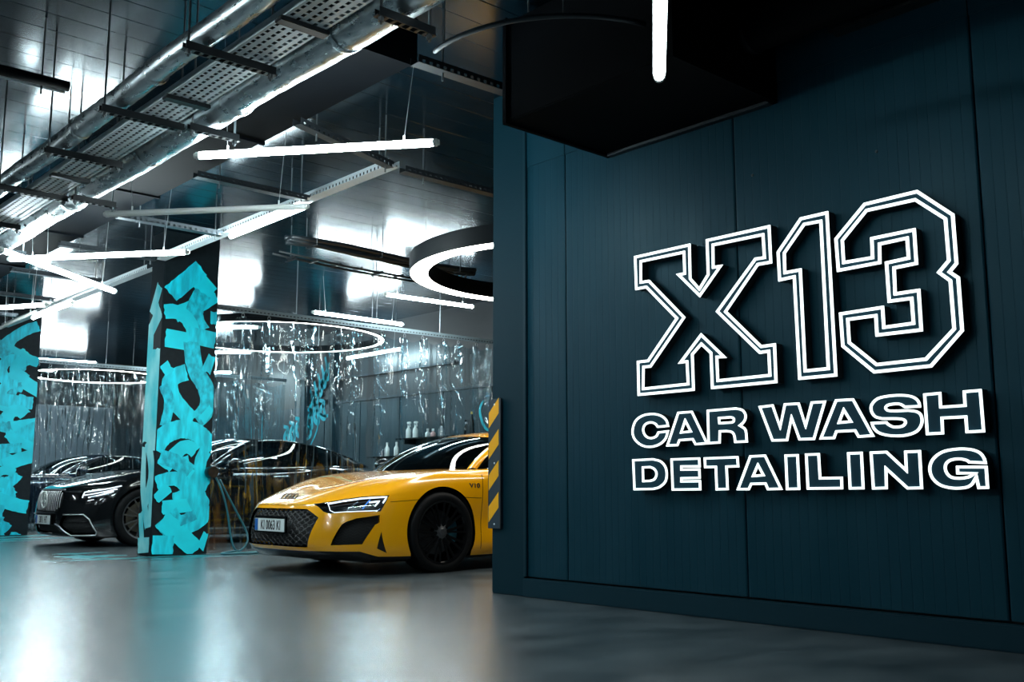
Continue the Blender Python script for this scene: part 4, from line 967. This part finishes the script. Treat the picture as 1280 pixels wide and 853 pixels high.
def long_pipe(name, label, x, z, r, y0, y1, m, bands):
    t = thing(name, label, 'pipe'); rr = random.Random(int(x*100))
    mb = MB(); n = 220; k = 20; vs = []                # crumpled foil jacket
    for i in range(n+1):
        y = y0+(y1-y0)*i/n; w = .006*math.sin(y*2.3)+.004*math.sin(y*5.1)
        dr = rr.uniform(-.0015, .0015)
        for j in range(k):
            a = 2*PI*j/k; R = r+dr+rr.uniform(-.0009, .0009)
            vs.append((x+w+R*math.cos(a), y, z+R*math.sin(a)))
    mb.add(vs, [(i*k+j, i*k+(j+1) % k, (i+1)*k+(j+1) % k, (i+1)*k+j) for i in range(n) for j in range(k)])
    mb.build('jacket', m, t, smooth=True)
    for y in bands: MB().lathe([(r+.004, -.02), (r+.007, -.015), (r+.007, .015), (r+.004, .02)], 'y', 24, (x, y, z)).build('band', foil_m, t, smooth=True)
    return t
long_pipe('insulated_pipe', 'thin foil wrapped pipe running along the ceiling at the far left', 1.95, 2.825, .062, 2.0, 16, foil_m, [4.9, 6.0, 7.1, 9])
long_pipe('insulated_pipe', 'thick foil wrapped duct between the perforated tray and the black duct', 2.45, 2.86, .108, 2.2, 17, foil_m, [3.9, 5.0, 6.2, 7.6, 9.2])
for i, y in enumerate((4.31, 5.36, 6.27, 7.28, 8.35, 9.5)):
    hanger(1.84, 2.305, y, 2.715, 'black slotted trapeze hanger under the thin foil pipe, number %s from the top edge' % ['one', 'two', 'three', 'four', 'five', 'six', 'seven'][i], 'hangers of the thin pipe')
for i, y in enumerate((3.41, 5.27, 7.15, 9.2)):
    hanger(2.30, 2.60, y, 2.70, 'black slotted trapeze hanger under the thick foil duct, number %s from the top edge' % ['one', 'two', 'three', 'four', 'five'][i], 'hangers of the thick duct')

def perforated(mb, x0, x1, y0, y1, z, pitch=.045, rows=5, lenf=.62, wf=.42):
    """sheet with staggered slots along Y cut right through"""
    n = int((y1-y0)/pitch); rw = (x1-x0)/rows
    for r in range(rows):
        xa = x0+r*rw; xb = xa+rw; c = (1-wf)/2*rw; o = pitch/2 if r % 2 else 0
        mb.box(xa, xa+c, y0, y1, z, z+.002); mb.box(xb-c, xb, y0, y1, z, z+.002)
        for i in range(n):
            ya = y0+i*pitch+o; mb.add([(xa+c, ya, z), (xb-c, ya, z), (xb-c, ya+pitch*(1-lenf), z), (xa+c, ya+pitch*(1-lenf), z)], [(0, 1, 2, 3)])
t = thing('cable_tray', 'bright perforated cable tray running between the two foil pipes', 'cable tray')
mb = MB(); perforated(mb, 2.06, 2.27, 2.0, 15, 2.758); mb.build('perforated_base', galv_m, t)
for x in (2.06, 2.27): MB().box(x-.0015, x+.0015, 2.0, 15, 2.758, 2.80).build('side_rail', galv_m, t)
for i, (dx, rd) in enumerate(((.04, .012), (.07, .010), (.11, .014), (.15, .011))):
    MB().tube([(2.06+dx+.008*math.sin(k*1.7+i), 2+k*.5, 2.765+rd) for k in range(27)], rd, 6).build('cable', dark_m, t, smooth=True)
for y in (3.8, 5.0, 6.8, 8.9): MB().box(2.04, 2.29, y-.03, y+.03, 2.735, 2.758).build('joint_clamp', dark_m, t, bevel=.004)

t = thing('ventilation_duct', 'big matt black rectangular duct running along the ceiling beside the foil duct', 'duct')
for k in range(6):
    y0 = 4.63+k*1.85; MB().box(2.76, 3.39, y0+.004, y0+1.846, 3.20, 3.48).build('duct_section', void_m, t, bevel=.006)
    MB().box(2.745, 3.405, y0-.015, y0+.015, 3.185, 3.49).build('flange', void_m, t)
t = thing('ventilation_duct', 'black rectangular duct box hanging under the ceiling against the sign wall', 'duct')
MB().box(3.71, 4.575, 2.93, 4.16, 2.79, 3.40).build('duct_body', void_m, t, bevel=.006)
for y in (2.935, 4.155): MB().box(3.69, 4.585, y-.014, y+.014, 2.775, 3.42).build('flange', void_m, t)
MB().box(4.545, 4.585, 2.95, 4.14, 2.772, 2.79).build('edge_angle', steel_m, t)
for x in (3.74, 4.54):
    for y in (3.1, 4.0): r = MB(); rods(r, x, y, 3.38); r.build('threaded_rod', rod_m, t)
t = thing('round_duct', 'dark round duct stub pointing down at the top of the sign wall', 'duct')
mb = MB(); mb.lathe([(.11, 0), (.115, .01), (.115, 1.455)], 'y', 24, (4.30, 1.45, 3.08)); mb.build('tube', void_m, t, smooth=True)
MB().lathe([(.118, 0), (.124, .01), (.118, .03)], 'y', 24, (4.30, 2.86, 3.08)).build('collar', duct_m, t, smooth=True)
t = thing('trunking', 'slim black trunking along the very top of the sign wall', 'trunking')
MB().box(4.50, 4.585, -4, 2.55, 3.02, 3.10).build('channel', dark_m, t, bevel=.004); MB().box(4.493, 4.50, -4, 2.55, 3.03, 3.09).build('lid', steel_m, t)
t = hanger(3.02, 3.42, 2.12, 2.80, 'galvanised slotted bracket right of the bright upright tube', 'upper bracket', 'slotted_bracket')
t.children[0].data.materials[0] = galv_m; del t['group']

# slotted trunking runs across the bays
def slotted(name, label, a, b, w, h, group=None, m=None, cat='cable tray', rod_every=1.1, drop=.05):
    t = thing(name, label, cat, (0, 0, 0), group); A = Vector(a); B = Vector(b); d = (B-A).normalized(); L = (B-A).length
    s = Vector((-d.y, d.x, 0)); m = m or steel_m; up = Vector((0, 0, 1)); mb = MB()
    mb.bar(A, B, w, .003)
    for sg in (-1, 1):
        e = s*(sg*w/2); mb.bar(A+e+up*h*.75, B+e+up*h*.75, .003, h*.5)
        n = int(L/.05)
        for i in range(n): p = A+e+d*(L*(i+.25)/n)+up*h*.25; mb.bar(p-d*.014, p+d*.014, .003, h*.5)
    mb.build('channel', m, t)
    k = max(2, int(L/rod_every)+1)
    for i in range(k):
        p = A+d*(.2+(L-.26)*i/(k-1)); r = MB(); r.tube([p-up*drop, (p.x, p.y, CZ+.02)], .006, 6); r.build('threaded_rod', rod_m, t)
    return t
G1 = 'cross trays beyond the black duct'
slotted('cable_tray', 'dark slotted tray crossing from the black duct above the nearest lit tube', (3.25, 4.43, 3.10), (4.50, 4.40, 3.10), .08, .045, G1)
slotted('cable_tray', 'dark slotted tray crossing just over the unlit tube', (3.25, 7.28, 3.10), (4.245, 7.28, 3.10), .08, .045, G1)
slotted('cable_tray', 'dark slotted tray crossing just below the unlit tube', (3.25, 8.87, 3.10), (4.245, 8.87, 3.10), .08, .045, G1)
slotted('cable_tray', 'dark slotted tray crossing behind the long nearest tube', (3.25, 5.74, 3.10), (4.245, 6.08, 3.10), .07, .045, G1)
slotted('cable_tray', 'dark slotted tray running right to the edge of the sign wall', (4.375, 6.10, 3.10), (6.2, 6.10, 3.10), .08, .045, G1)
slotted('cable_tray', 'long bright edged tray carrying the short tube in front of the painted column', (4.31, 6.12, 3.14), (4.31, 10.42, 3.14), .10, .05, None, galv_m, drop=.0)
slotted('cable_tray', 'long tray carrying the small tube beyond the painted column', (4.42, 10.95, 3.14), (4.42, 16.4, 3.14), .10, .05, None, galv_m, drop=.0)
for i, y in enumerate((10.4, 12.0, 13.6, 15.2)):
    slotted('cable_tray', 'dark slotted tray crossing the far left bay, %s in order of distance' % ['first', 'second', 'third', 'fourth'][i], (3.25, y, 3.12), (4.245, y, 3.12), .08, .045, 'far cross trays')
# ladder of cables in front of the double tubes, thick dark loom
t = thing('cable_ladder', 'dark cable ladder crossing in front of the two far tubes', 'cable ladder')
for dy in (-.07, .07): MB().tube([(5.1, 9.35+dy, 3.16), (6.0, 9.42+dy, 3.14), (6.7, 9.40+dy, 3.13), (8.3, 9.30+dy, 3.12)], .013, 8).build('side_rail', dark_m, t, smooth=True)
for i in range(11): x = 5.3+i*.28; MB().bar((x, 9.30, 3.145), (x, 9.48, 3.145), .02, .02).build('rung', dark_m, t)
for x in (5.3, 6.4, 7.8): r = MB(); r.tube([(x, 9.40, 3.13), (x, 9.40, CZ+.02)], .005, 6); r.build('threaded_rod', rod_m, t); MB().bar((x, 9.27, 3.115), (x, 9.50, 3.115), .02, .012).build('support', steel_m, t)
t = thing('cable_loom', 'thick black loom of cables hanging under the ceiling before the ring light', 'cables')
for i in range(5): MB().tube([(5.0+k*.27, 8.86+.035*i+.015*math.sin(k+i), 3.22+.02*math.sin(k*.8+i*2)-.03*(i % 2)) for k in range(10)], .026, 8).build('cable', dark_m, t, smooth=True)
for k in (1, 4, 8): q = 5.0+k*.27; MB().box(q-.012, q+.012, 8.82, 9.03, 3.17, 3.176).build('strap', steel_m, t); MB().tube([(q, 8.82, 3.17), (q, 8.82, CZ+.02)], .005, 6).build('threaded_rod', rod_m, t); MB().tube([(q, 9.03, 3.17), (q, 9.03, CZ+.02)], .005, 6).build('threaded_rod', rod_m, t)
for i in range(3): MB().tube([(7.35-.05*i, 8.92+.22*q+.02*i, 3.2-.12*math.sin(q*2.4)) for q in np.linspace(0, 1.1, 8)], .012, 6).build('loose_cable', dark_m, t, smooth=True)
# pipe crossing the far left of the picture
t = thing('sprinkler_pipe', 'black pipe crossing the ceiling at the left edge into the foil pipes', 'pipe')
MB().tube([(.3, 6.13, 3.1), (1.9, 6.1, 3.1)], .032, 16).build('pipe', duct_m, t, smooth=True)
MB().tube([(.3, 6.20, 3.09), (1.9, 6.17, 3.09)], .014, 8).build('conduit', galv_m, t, smooth=True)
for x in (.6, 1.45, 1.75): r = MB(); rods(r, x, 6.12, 3.02); r.build('threaded_rod', rod_m, t)
t = thing('conduit_pipe', 'pair of thin dark conduits crossing at the top edge beside the foil pipe', 'pipe')
for i in range(2): MB().tube([(1.25+.1*i, 3.3-.1*i, 3.3), (1.9, 3.6-.1*i, 3.3), (3.0, 3.75-.1*i, 3.3)], .02, 8).build('pipe', duct_m, t, smooth=True)

# ---------------------------------------------------------------- lamps
def tube_lamp(label, a, b, lit=True, wires=True, group='straight tube lamps', r=.0225, shade=False, glow=None, wf=(.14, .86)):
    a = Vector(a); b = Vector(b); mid = (a+b)/2; d = (b-a).normalized()
    t = thing('tube_lamp', label, 'tube lamp', (0, 0, 0), group)
    MB().tube([a+d*.035, b-d*.035], r, 14).build('diffuser', (glow or tube_m) if lit else off_m, t, smooth=True, angle=50)
    for p, s in ((a, 1), (b, -1)):
        MB().tube([p, p+d*s*.012, p+d*s*.014, p+d*s*.036], r, 14, True, [r*.72, r*.8, r*1.06, r*1.06]).build('end_cap', cap_m, t, smooth=True, angle=40)
    if shade:                                       # added shell over the upper half, keeps light off ceiling and upper wall
        s = Vector((-d.y, d.x, 0)); n = 8; vs = []
        for p in (a, b): vs += [p+s*((r+.005)*math.cos(PI*i/n))+Vector((0, 0, (r+.005)*math.sin(PI*i/n))) for i in range(n+1)]
        MB().add(vs, [(i, i+1, n+2+i, n+1+i) for i in range(n)]).build('reflector', cap_m, t, smooth=True)
    if wires:
        for f in wf:
            p = a+(b-a)*f; q = a+(b-a)*(f+(.035 if f > .5 else -.035))
            w = MB(); w.tube([p+Vector((0, 0, r)), (q.x, q.y, 3.19 if 2.74 < q.x < 3.41 and q.y > 4.6 else CZ+.02)], .0022, 5); w.build('suspension_wire', wire_m, t)
            MB().tube([p+Vector((0, 0, r*.9)), p+Vector((0, 0, r+.03))], .006, 6).build('clip', cap_m, t)
    return t
def lit(label, a, b, **k): return tube_lamp(label, a, b, True, **k)
lit('long lit tube lamp nearest below the pale ceiling patch, tilted slightly', (2.521, 5.675, 2.70), (3.477, 4.485, 2.70))
tube_lamp('unlit grey tube lamp between the nearest lit tube and the painted column', (2.603, 7.371, 2.70), (3.608, 6.177, 2.70), False)
lit('short lit tube lamp running from the end of the unlit tube towards the painted column', (4.315, 7.385, 3.10), (4.315, 8.833, 3.10), wires=False)
lit('lit tube lamp ending right above the painted column, crossing another tube', (2.58, 9.65, 2.75), (3.677, 8.281, 2.75))
lit('lit tube lamp slanting down to the right across another tube at the left edge', (2.267, 8.71, 2.62), (3.64, 9.856, 2.62), wf=(.36, .86))
lit('lit tube lamp cut by the left edge below the crossing tubes', (2.754, 12.78, 2.70), (3.514, 11.488, 2.70))
lit('small lit tube lamp under the far tray, above the left painted column', (4.42, 13.45, 3.11), (4.42, 15.1, 3.11), wires=False)
tube_lamp('unlit tube lamp at the left edge above the left painted column', (3.69, 13.9, 2.75), (3.652, 12.36, 2.75), False)
lit('lit tube lamp right below the round ring light', (7.083, 10.223, 3.10), (8.49, 10.15, 3.10))
lit('lit tube lamp just above the curtain rail', (6.78, 11.43, 3.00), (8.29, 11.46, 3.00))
lit('bright tube lamp standing upright in the picture at the top edge over the sign', (2.29, 1.84, 2.55), (3.441, 2.806, 2.55), shade=True, glow=tube_low_m)
lit('lit tube along the back wall standing in for a reflection on the stained curtain', (9.3, 12.9, 2.90), (9.3, 14.5, 2.90))  # tube put in place of a bright reflection on the curtain
lit('lit tube lamp behind the stained curtain right of the painted column', (6.9, 16.45, 3.00), (8.10, 15.55, 3.00))
lit('lit tube lamp behind the stained curtain, lower of the two beside the column', (8.1, 19.5, 3.00), (9.25, 18.55, 3.00))
for i, (a, b, lab) in enumerate([((4.9, 18.2, 2.9), (6.4, 18.0, 2.9), 'nearest behind the left curtain'), ((5.0, 20.6, 3.0), (6.5, 20.6, 3.0), 'second behind the left curtain'),
        ((6.2, 22.6, 3.1), (7.8, 22.6, 3.1), 'third behind the left curtain'), ((4.6, 23.6, 2.7), (6.1, 23.6, 2.7), 'farthest behind the left curtain'), ((6.0, 14.6, 3.1), (7.2, 13.6, 3.1), 'over the roof of the black car')]):
    lit('lit tube lamp '+lab, a, b)
# unseen tube lamps added left of the view to light the hall
for i, (a, b) in enumerate([((-.6, 3.0, 2.7), (.5, 4.1, 2.7)), ((-.2, 5.4, 2.7), (.9, 6.4, 2.7)), ((-1.4, 9.5, 2.7), (-.2, 8.3, 2.7)), ((-.8, 13.2, 2.7), (.5, 14.1, 2.7)), ((-2.6, 4.4, 2.7), (-1.5, 5.5, 2.7))]):
    lit('added lit tube lamp outside the picture, %s' % ['left of the pipes', 'left of the pipes, second along the aisle', 'beyond on the left', 'deep on the left', 'far out in the aisle'][i], a, b, shade=True, group='added tube lamps outside the picture')

def ring_light(label, x, y, r, z, w, h, on=True, group='round ring lights', nw=4):
    t = thing('ring_light', label, 'ring light', (x, y, z), group)
    MB().lathe([(r-w, .004), (r-w, h), (r, h), (r, 0), (r-.008, 0), (r-.008, .006), (r-w+.008, .006), (r-w+.008, .004), (r-w, .004)], 'z', 96).build('housing', duct_m, t, smooth=True, angle=30)
    MB().lathe([(r-.008, .003), (r-w+.008, .003)], 'z', 96).build('diffuser', ring_m if on else dark_m, t)
    for i in range(nw):
        a = 2*PI*(i+.4)/nw; MB().tube([((r-w/2)*math.cos(a), (r-w/2)*math.sin(a), h), ((r-w/2)*math.cos(a), (r-w/2)*math.sin(a), CZ-z+.02)], .003, 5).build('suspension_wire', wire_m, t)
    return t
ring_light('large black ring light hanging over the yellow car, warm white underside', 6.994, 6.973, 1.537, 2.8, .19, .17)
ring_light('large ring light hanging over the black car, seen through the stained curtain', 6.971, 12.655, 1.50, 2.8, .07, .10)
ring_light('ring light at the left seen through the clear curtain over the dark blue car', 6.85, 19.3, 1.25, 2.8, .12, .12)
t = thing('bent_conduit', 'thin dark conduit bent in an arc over the left part of the sign wall', 'conduit')
MB().tube([(3.899+.816*math.cos(math.radians(a)), 3.878+.816*math.sin(math.radians(a)), 3.0) for a in np.linspace(168, 255, 22)], .014, 8).build('pipe', steel_m, t, smooth=True)
for a in (175, 225): MB().tube([(3.899+.816*math.cos(math.radians(a)), 3.878+.816*math.sin(math.radians(a)), z) for z in (3.0, CZ+.02)], .005, 6).build('hanger_rod', rod_m, t)
t = thing('ceiling_speaker', 'small round black ceiling speaker at the top edge beside the bright tube', 'speaker', (2.88, 2.42, 0))
MB().lathe([(0, 2.80), (.07, 2.80), (.085, 2.79), (.10, 2.80), (.105, 2.84), (.06, 2.90), (0, 2.92)], 'z', 28).build('bezel', duct_m, t, smooth=True)
MB().tube([(0, 0, 2.9), (0, 0, CZ)], .008, 6).build('stem', rod_m, t)
# ---------------------------------------------------------------- clear curtains on rails
def curtain(label, x0, x1, Y, ztop, m, seed, bunch, group, rail_label):
    r = thing('curtain_rail', rail_label, 'rail', (0, 0, 0), 'curtain rails')
    mb = MB(); mb.box(x0, x1, Y-.028, Y-.025, ztop+.05, ztop+.11)
    mb.box(x0, x1, Y-.028, Y+.028, ztop+.11, ztop+.113); mb.box(x0, x1, Y+.025, Y+.028, ztop+.09, ztop+.11)
    mb.build('channel', rail_m, r)
    mb = MB(); n = int((x1-x0)/.05)
    for i in range(n): mb.box(x0+.05*i+.01, x0+.05*i+.036, Y-.0305, Y-.028, ztop+.068, ztop+.080)
    tag(mb.build('slot_row', liner_m, r), kind='stuff')
    k = int((x1-x0)/1.2)+1
    for i in range(k+1):
        x = x0+.05+(x1-x0-.1)*i/k; q = MB(); rods(q, x, Y, ztop+.11); q.build('threaded_rod', rod_m, r)
    rr = random.Random(seed); cl = sorted(bunch)
    t = thing('plastic_curtain', label, 'curtain', (0, 0, 0), group)
    # one hanging length between two gathers
    edges = [x0+.02]+[x0+b for b in cl]+[x1-.02]
    PH = [(rr.uniform(0, 6), rr.uniform(7, 16), rr.uniform(.4, 1)) for _ in range(7)]
    def wav(x, z):
        y = 0
        for p, f_, a_ in PH[:5]: y += .012*a_*math.sin(f_*x+p+.25*math.sin(z*1.3+p))
        g = 0
        for b in cl:
            d = abs(x-x0-b)
            if d < .16: g += (1-d/.16)**2
        top = max(0, (z-.9)/1.9)
        y += g*(.065*math.sin(70*x+2*math.sin(3.1*z+x*5))+.026*math.sin(130*x+9*z))*(.35+.65*top)
        y += g*.016*math.sin(23*z+40*x)*(.3+top)
        y += .010*math.sin(9*z+5*x)*math.sin(3*x+1.2*z)*.6
        return y
    for a, b in zip(edges[:-1], edges[1:]):
        if b-a < .08: continue
        nx = max(16, int((b-a)/.011)); nz = 46
        def fn(u, v):
            x = a+(b-a)*u; z = .015+(ztop-.015)*v
            sag = .055*math.sin(PI*u)**2*(v**14)
            return (x, Y+wav(x, z)+(0.012 if (edges.index(a) % 2) else 0), z-sag)
        MB().grid(fn, nx, nz).build('pvc_sheet', m, t, smooth=True)
    for b in edges:
        for q in range(1):
            x = b; hk = MB(); hk.tube([(x+.018*math.sin(w), Y+.006, ztop+.022+.024*math.cos(w)) for w in np.linspace(.4, 2*PI-.2, 12)], .003, 5, False)
            hk.tube([(x, Y+.006, ztop+.04), (x, Y, ztop+.10)], .003, 5); hk.build('hook', wire_m, t, smooth=True)
    return t
curtain('clear plastic curtain splashed brown hanging between the painted column and the back wall', 5.03, 9.58, 10.80, 2.70, pvcst_m, 3,
        [.14, .46, .80, 1.17, 1.40, 1.78, 2.02, 2.44, 2.80, 3.10, 3.46, 3.72, 4.05, 4.25], 'hanging plastic curtains', 'slotted galvanised rail of the stained curtain behind the yellow car')
curtain('clear wrinkled plastic curtain at the left hanging behind the black car', 5.03, 9.58, 17.02, 2.66, pvc_m, 9,
        [.10, .28, .52, .70, .95, 1.2, 1.38, 1.65, 1.9, 2.3, 2.7, 3.1, 3.5, 4.0], 'hanging plastic curtains', 'slotted rail of the clear curtain behind the black car')
# ---------------------------------------------------------------- corner guard, bottles, hose, wall graffiti
t = MB().box(WX-.034, WX-.013, 5.165, 5.285, .43, 1.31).build('hazard_guard', hazb_m, None, bevel=.003)
tag(t, 'black and yellow striped corner guard on the end post of the sign wall', 'corner guard')
MB().box(WX-.034, WX+.10, 5.285, 5.292, .43, 1.31).build('guard_leg', hazb_m, t, bevel=.002)
MB().box(WX-.038, WX-.033, 5.158, 5.166, .43, 1.31).build('edge_strip', ret_m, t)
for k in range(4):
    z = .50+k*.213; ya, yb = 5.284, 5.182; d = .10; h = .105
    MB().add([(WX-.0352, ya, z-.03), (WX-.0352, yb, z+d-.03), (WX-.0352, yb, z+d+h-.03), (WX-.0352, ya, z+h-.03),
              (WX-.033, ya, z-.03), (WX-.033, yb, z+d-.03), (WX-.033, yb, z+d+h-.03), (WX-.033, ya, z+h-.03)],
             [(0, 1, 2, 3), (4, 5, 6, 7), (0, 1, 5, 4), (1, 2, 6, 5), (2, 3, 7, 6), (3, 0, 4, 7)]).build('yellow_stripe', yel_m, t)
for zz in (.46, 1.27, .87): MB().lathe([(0, -.004), (.006, -.003), (.007, 0)], 'x', 10, (WX-.034, 5.225, zz)).build('screw', galv_m, t)

sh = thing('wall_shelf', 'upper black shelf on the back wall carrying spray bottles', 'shelf', (0, 0, 0), 'bottle shelves')
MB().box(9.42, 9.665, 11.2, 13.2, 1.475, 1.495).build('board', trim_m, sh)
for y in (11.4, 12.2, 13.0): MB().box(9.44, 9.665, y-.01, y+.01, 1.40, 1.475).build('bracket', dark_m, sh)
s2 = thing('wall_shelf', 'lower black shelf on the back wall behind the yellow roof', 'shelf', (0, 0, 0), 'bottle shelves')
MB().box(9.42, 9.665, 12.6, 14.0, 1.205, 1.225).build('board', trim_m, s2)
for y in (12.8, 13.8): MB().box(9.44, 9.665, y-.01, y+.01, 1.13, 1.205).build('bracket', dark_m, s2)
def spray(label, y, z, h=.20, trigger=True, m=white_m, capm=white_m):
    b = thing('spray_bottle', label, 'bottle', (9.53, y, z), 'bottles on the back shelves'); r = .042
    MB().lathe([(0, .001), (r*.9, .001), (r, .008), (r, h*.62), (r*.8, h*.74), (r*.42, h*.86), (r*.36, h)], 'z', 20).build('bottle', m, b, smooth=True, angle=40)
    if trigger:
        MB().lathe([(0, h), (r*.5, h), (r*.5, h+.03), (0, h+.03)], 'z', 14).build('collar', grey_m, b)
        MB().box(-.018, .018, -.055, .03, h+.03, h+.062).build('spray_head', capm, b, bevel=.008)
        MB().bar((0, -.03, h+.035), (0, -.045, h-.02), .012, .01).build('trigger', capm, b)
    else: MB().lathe([(0, h), (r*.45, h), (r*.45, h+.035), (0, h+.035)], 'z', 14).build('cap', capm, b, smooth=True, angle=30)
    return b
spray('white spray bottle on the upper back shelf, left one of the pair', 13.005, 1.495)
spray('white spray bottle on the upper back shelf, right one of the pair', 12.825, 1.495)
spray('tall white bottle on the lower back shelf, left one of the pair', 13.585, 1.225, .19, False)
spray('tall white bottle on the lower back shelf, right one of the pair', 13.325, 1.225, .19, False)
spray('small white bottle on the upper back shelf beside the pink one', 12.50, 1.495, .10, False)
spray('small pink labelled bottle on the upper back shelf', 12.37, 1.495, .09, False, pink_m, white_m)
spray('grey bottle on the upper back shelf beside the pink one', 12.17, 1.495, .16, False, grey_m, dark_m)
spray('black bottle with yellow cap on the upper back shelf close to the wall end', 11.44, 1.495, .30, False, trim_m, yelp_m)
spray('black spray bottle on the upper back shelf close to the wall end', 11.56, 1.495, .16, True, trim_m, trim_m)
pl = thing('pole', 'thin metal pole leaning on the back wall behind the yellow bonnet', 'pole')
MB().tube([(9.45, 14.25, .03), (9.62, 14.69, 1.78)], .012, 8).build('shaft', steel_m, pl, smooth=True)
MB().tube([(9.612, 14.67, 1.70), (9.625, 14.70, 1.82)], .017, 8).build('grip', dark_m, pl, smooth=True)

# hose hanging at the painted column
hs = thing('hose', 'teal hose looping down to the floor beside the painted column', 'hose')
def hose(name, pts, r, m):
    P = nat_spline(np.arange(len(pts)), np.array(pts), np.linspace(0, len(pts)-1, len(pts)*8)); return MB().tube([tuple(p) for p in P], r, 8).build(name, m, hs, smooth=True)
hose('hose_loop', [(5.02, 10.43, .87), (5.10, 10.40, .71), (5.18, 10.38, .45), (5.22, 10.36, .19), (5.29, 10.33, .03), (5.42, 10.36, .12), (5.40, 10.42, .30), (5.26, 10.45, .55), (5.12, 10.47, .80)], .011, hose_m)
hose('hose_loop', [(5.29, 10.33, .03), (5.05, 10.22, .014), (5.30, 10.12, .014), (5.75, 10.2, .014), (6.05, 10.35, .014)], .011, hose_m)
hose('hose_loop', [(5.02, 10.46, .86), (5.07, 10.44, .72), (5.10, 10.44, .55)], .014, trim_m)
MB().lathe([(0, -.05), (.06, -.05), (.07, -.03), (.07, .03), (.06, .05), (0, .05)], 'y', 18, (5.0, 10.43, .88)).build('reel_knob', trim_m, hs, smooth=True, angle=40)

# tag painted on the back wall
def wall_stroke(pts, w):
    P = nat_spline(np.arange(len(pts)), np.array(pts, float), np.linspace(0, len(pts)-1, (len(pts)-1)*6+1)); vs = []; n = len(P)
    for i, p in enumerate(P):
        d = P[min(i+1, n-1)]-P[max(i-1, 0)]; d /= max(np.linalg.norm(d), 1e-6); nn = np.array([-d[1], d[0]])*w/2*(.6+.4*math.sin(PI*i/(n-1)))
        vs += [(BX-.033, *(p+nn)), (BX-.033, *(p-nn))]
    MB().add(vs, [(2*i, 2*i+1, 2*i+3, 2*i+2) for i in range(n-1)]).build('paint_stroke', wallteal_m, wb)
for k in range(6):                                  # upper word climbing to the right
    y = 16.20-k*.12; z = 2.18+k*.14; wall_stroke([(y+.06, z+.34), (y-.02, z+.10), (y+.05, z), (y-.07, z-.06), (y-.10, z+.22)], .095)
for k in range(7):
    y = 17.1-k*.21; z = 1.60+k*.07; wall_stroke([(y+.10, z+.28), (y-.06, z+.22), (y+.06, z+.06), (y-.10, z-.06), (y-.02, z+.20)], .10)
wall_stroke([(15.62, 2.36), (15.50, 2.14), (15.66, 2.0), (15.90, 2.06)], .06)
wall_stroke([(15.95, 2.0), (16.0, 1.75), (16.2, 1.5)], .04); wall_stroke([(16.3, 1.95), (16.2, 1.7), (16.4, 1.6)], .07)
wall_stroke([(11.32, 2.0), (11.42, 1.85), (11.32, 1.62), (11.2, 1.55)], .05)
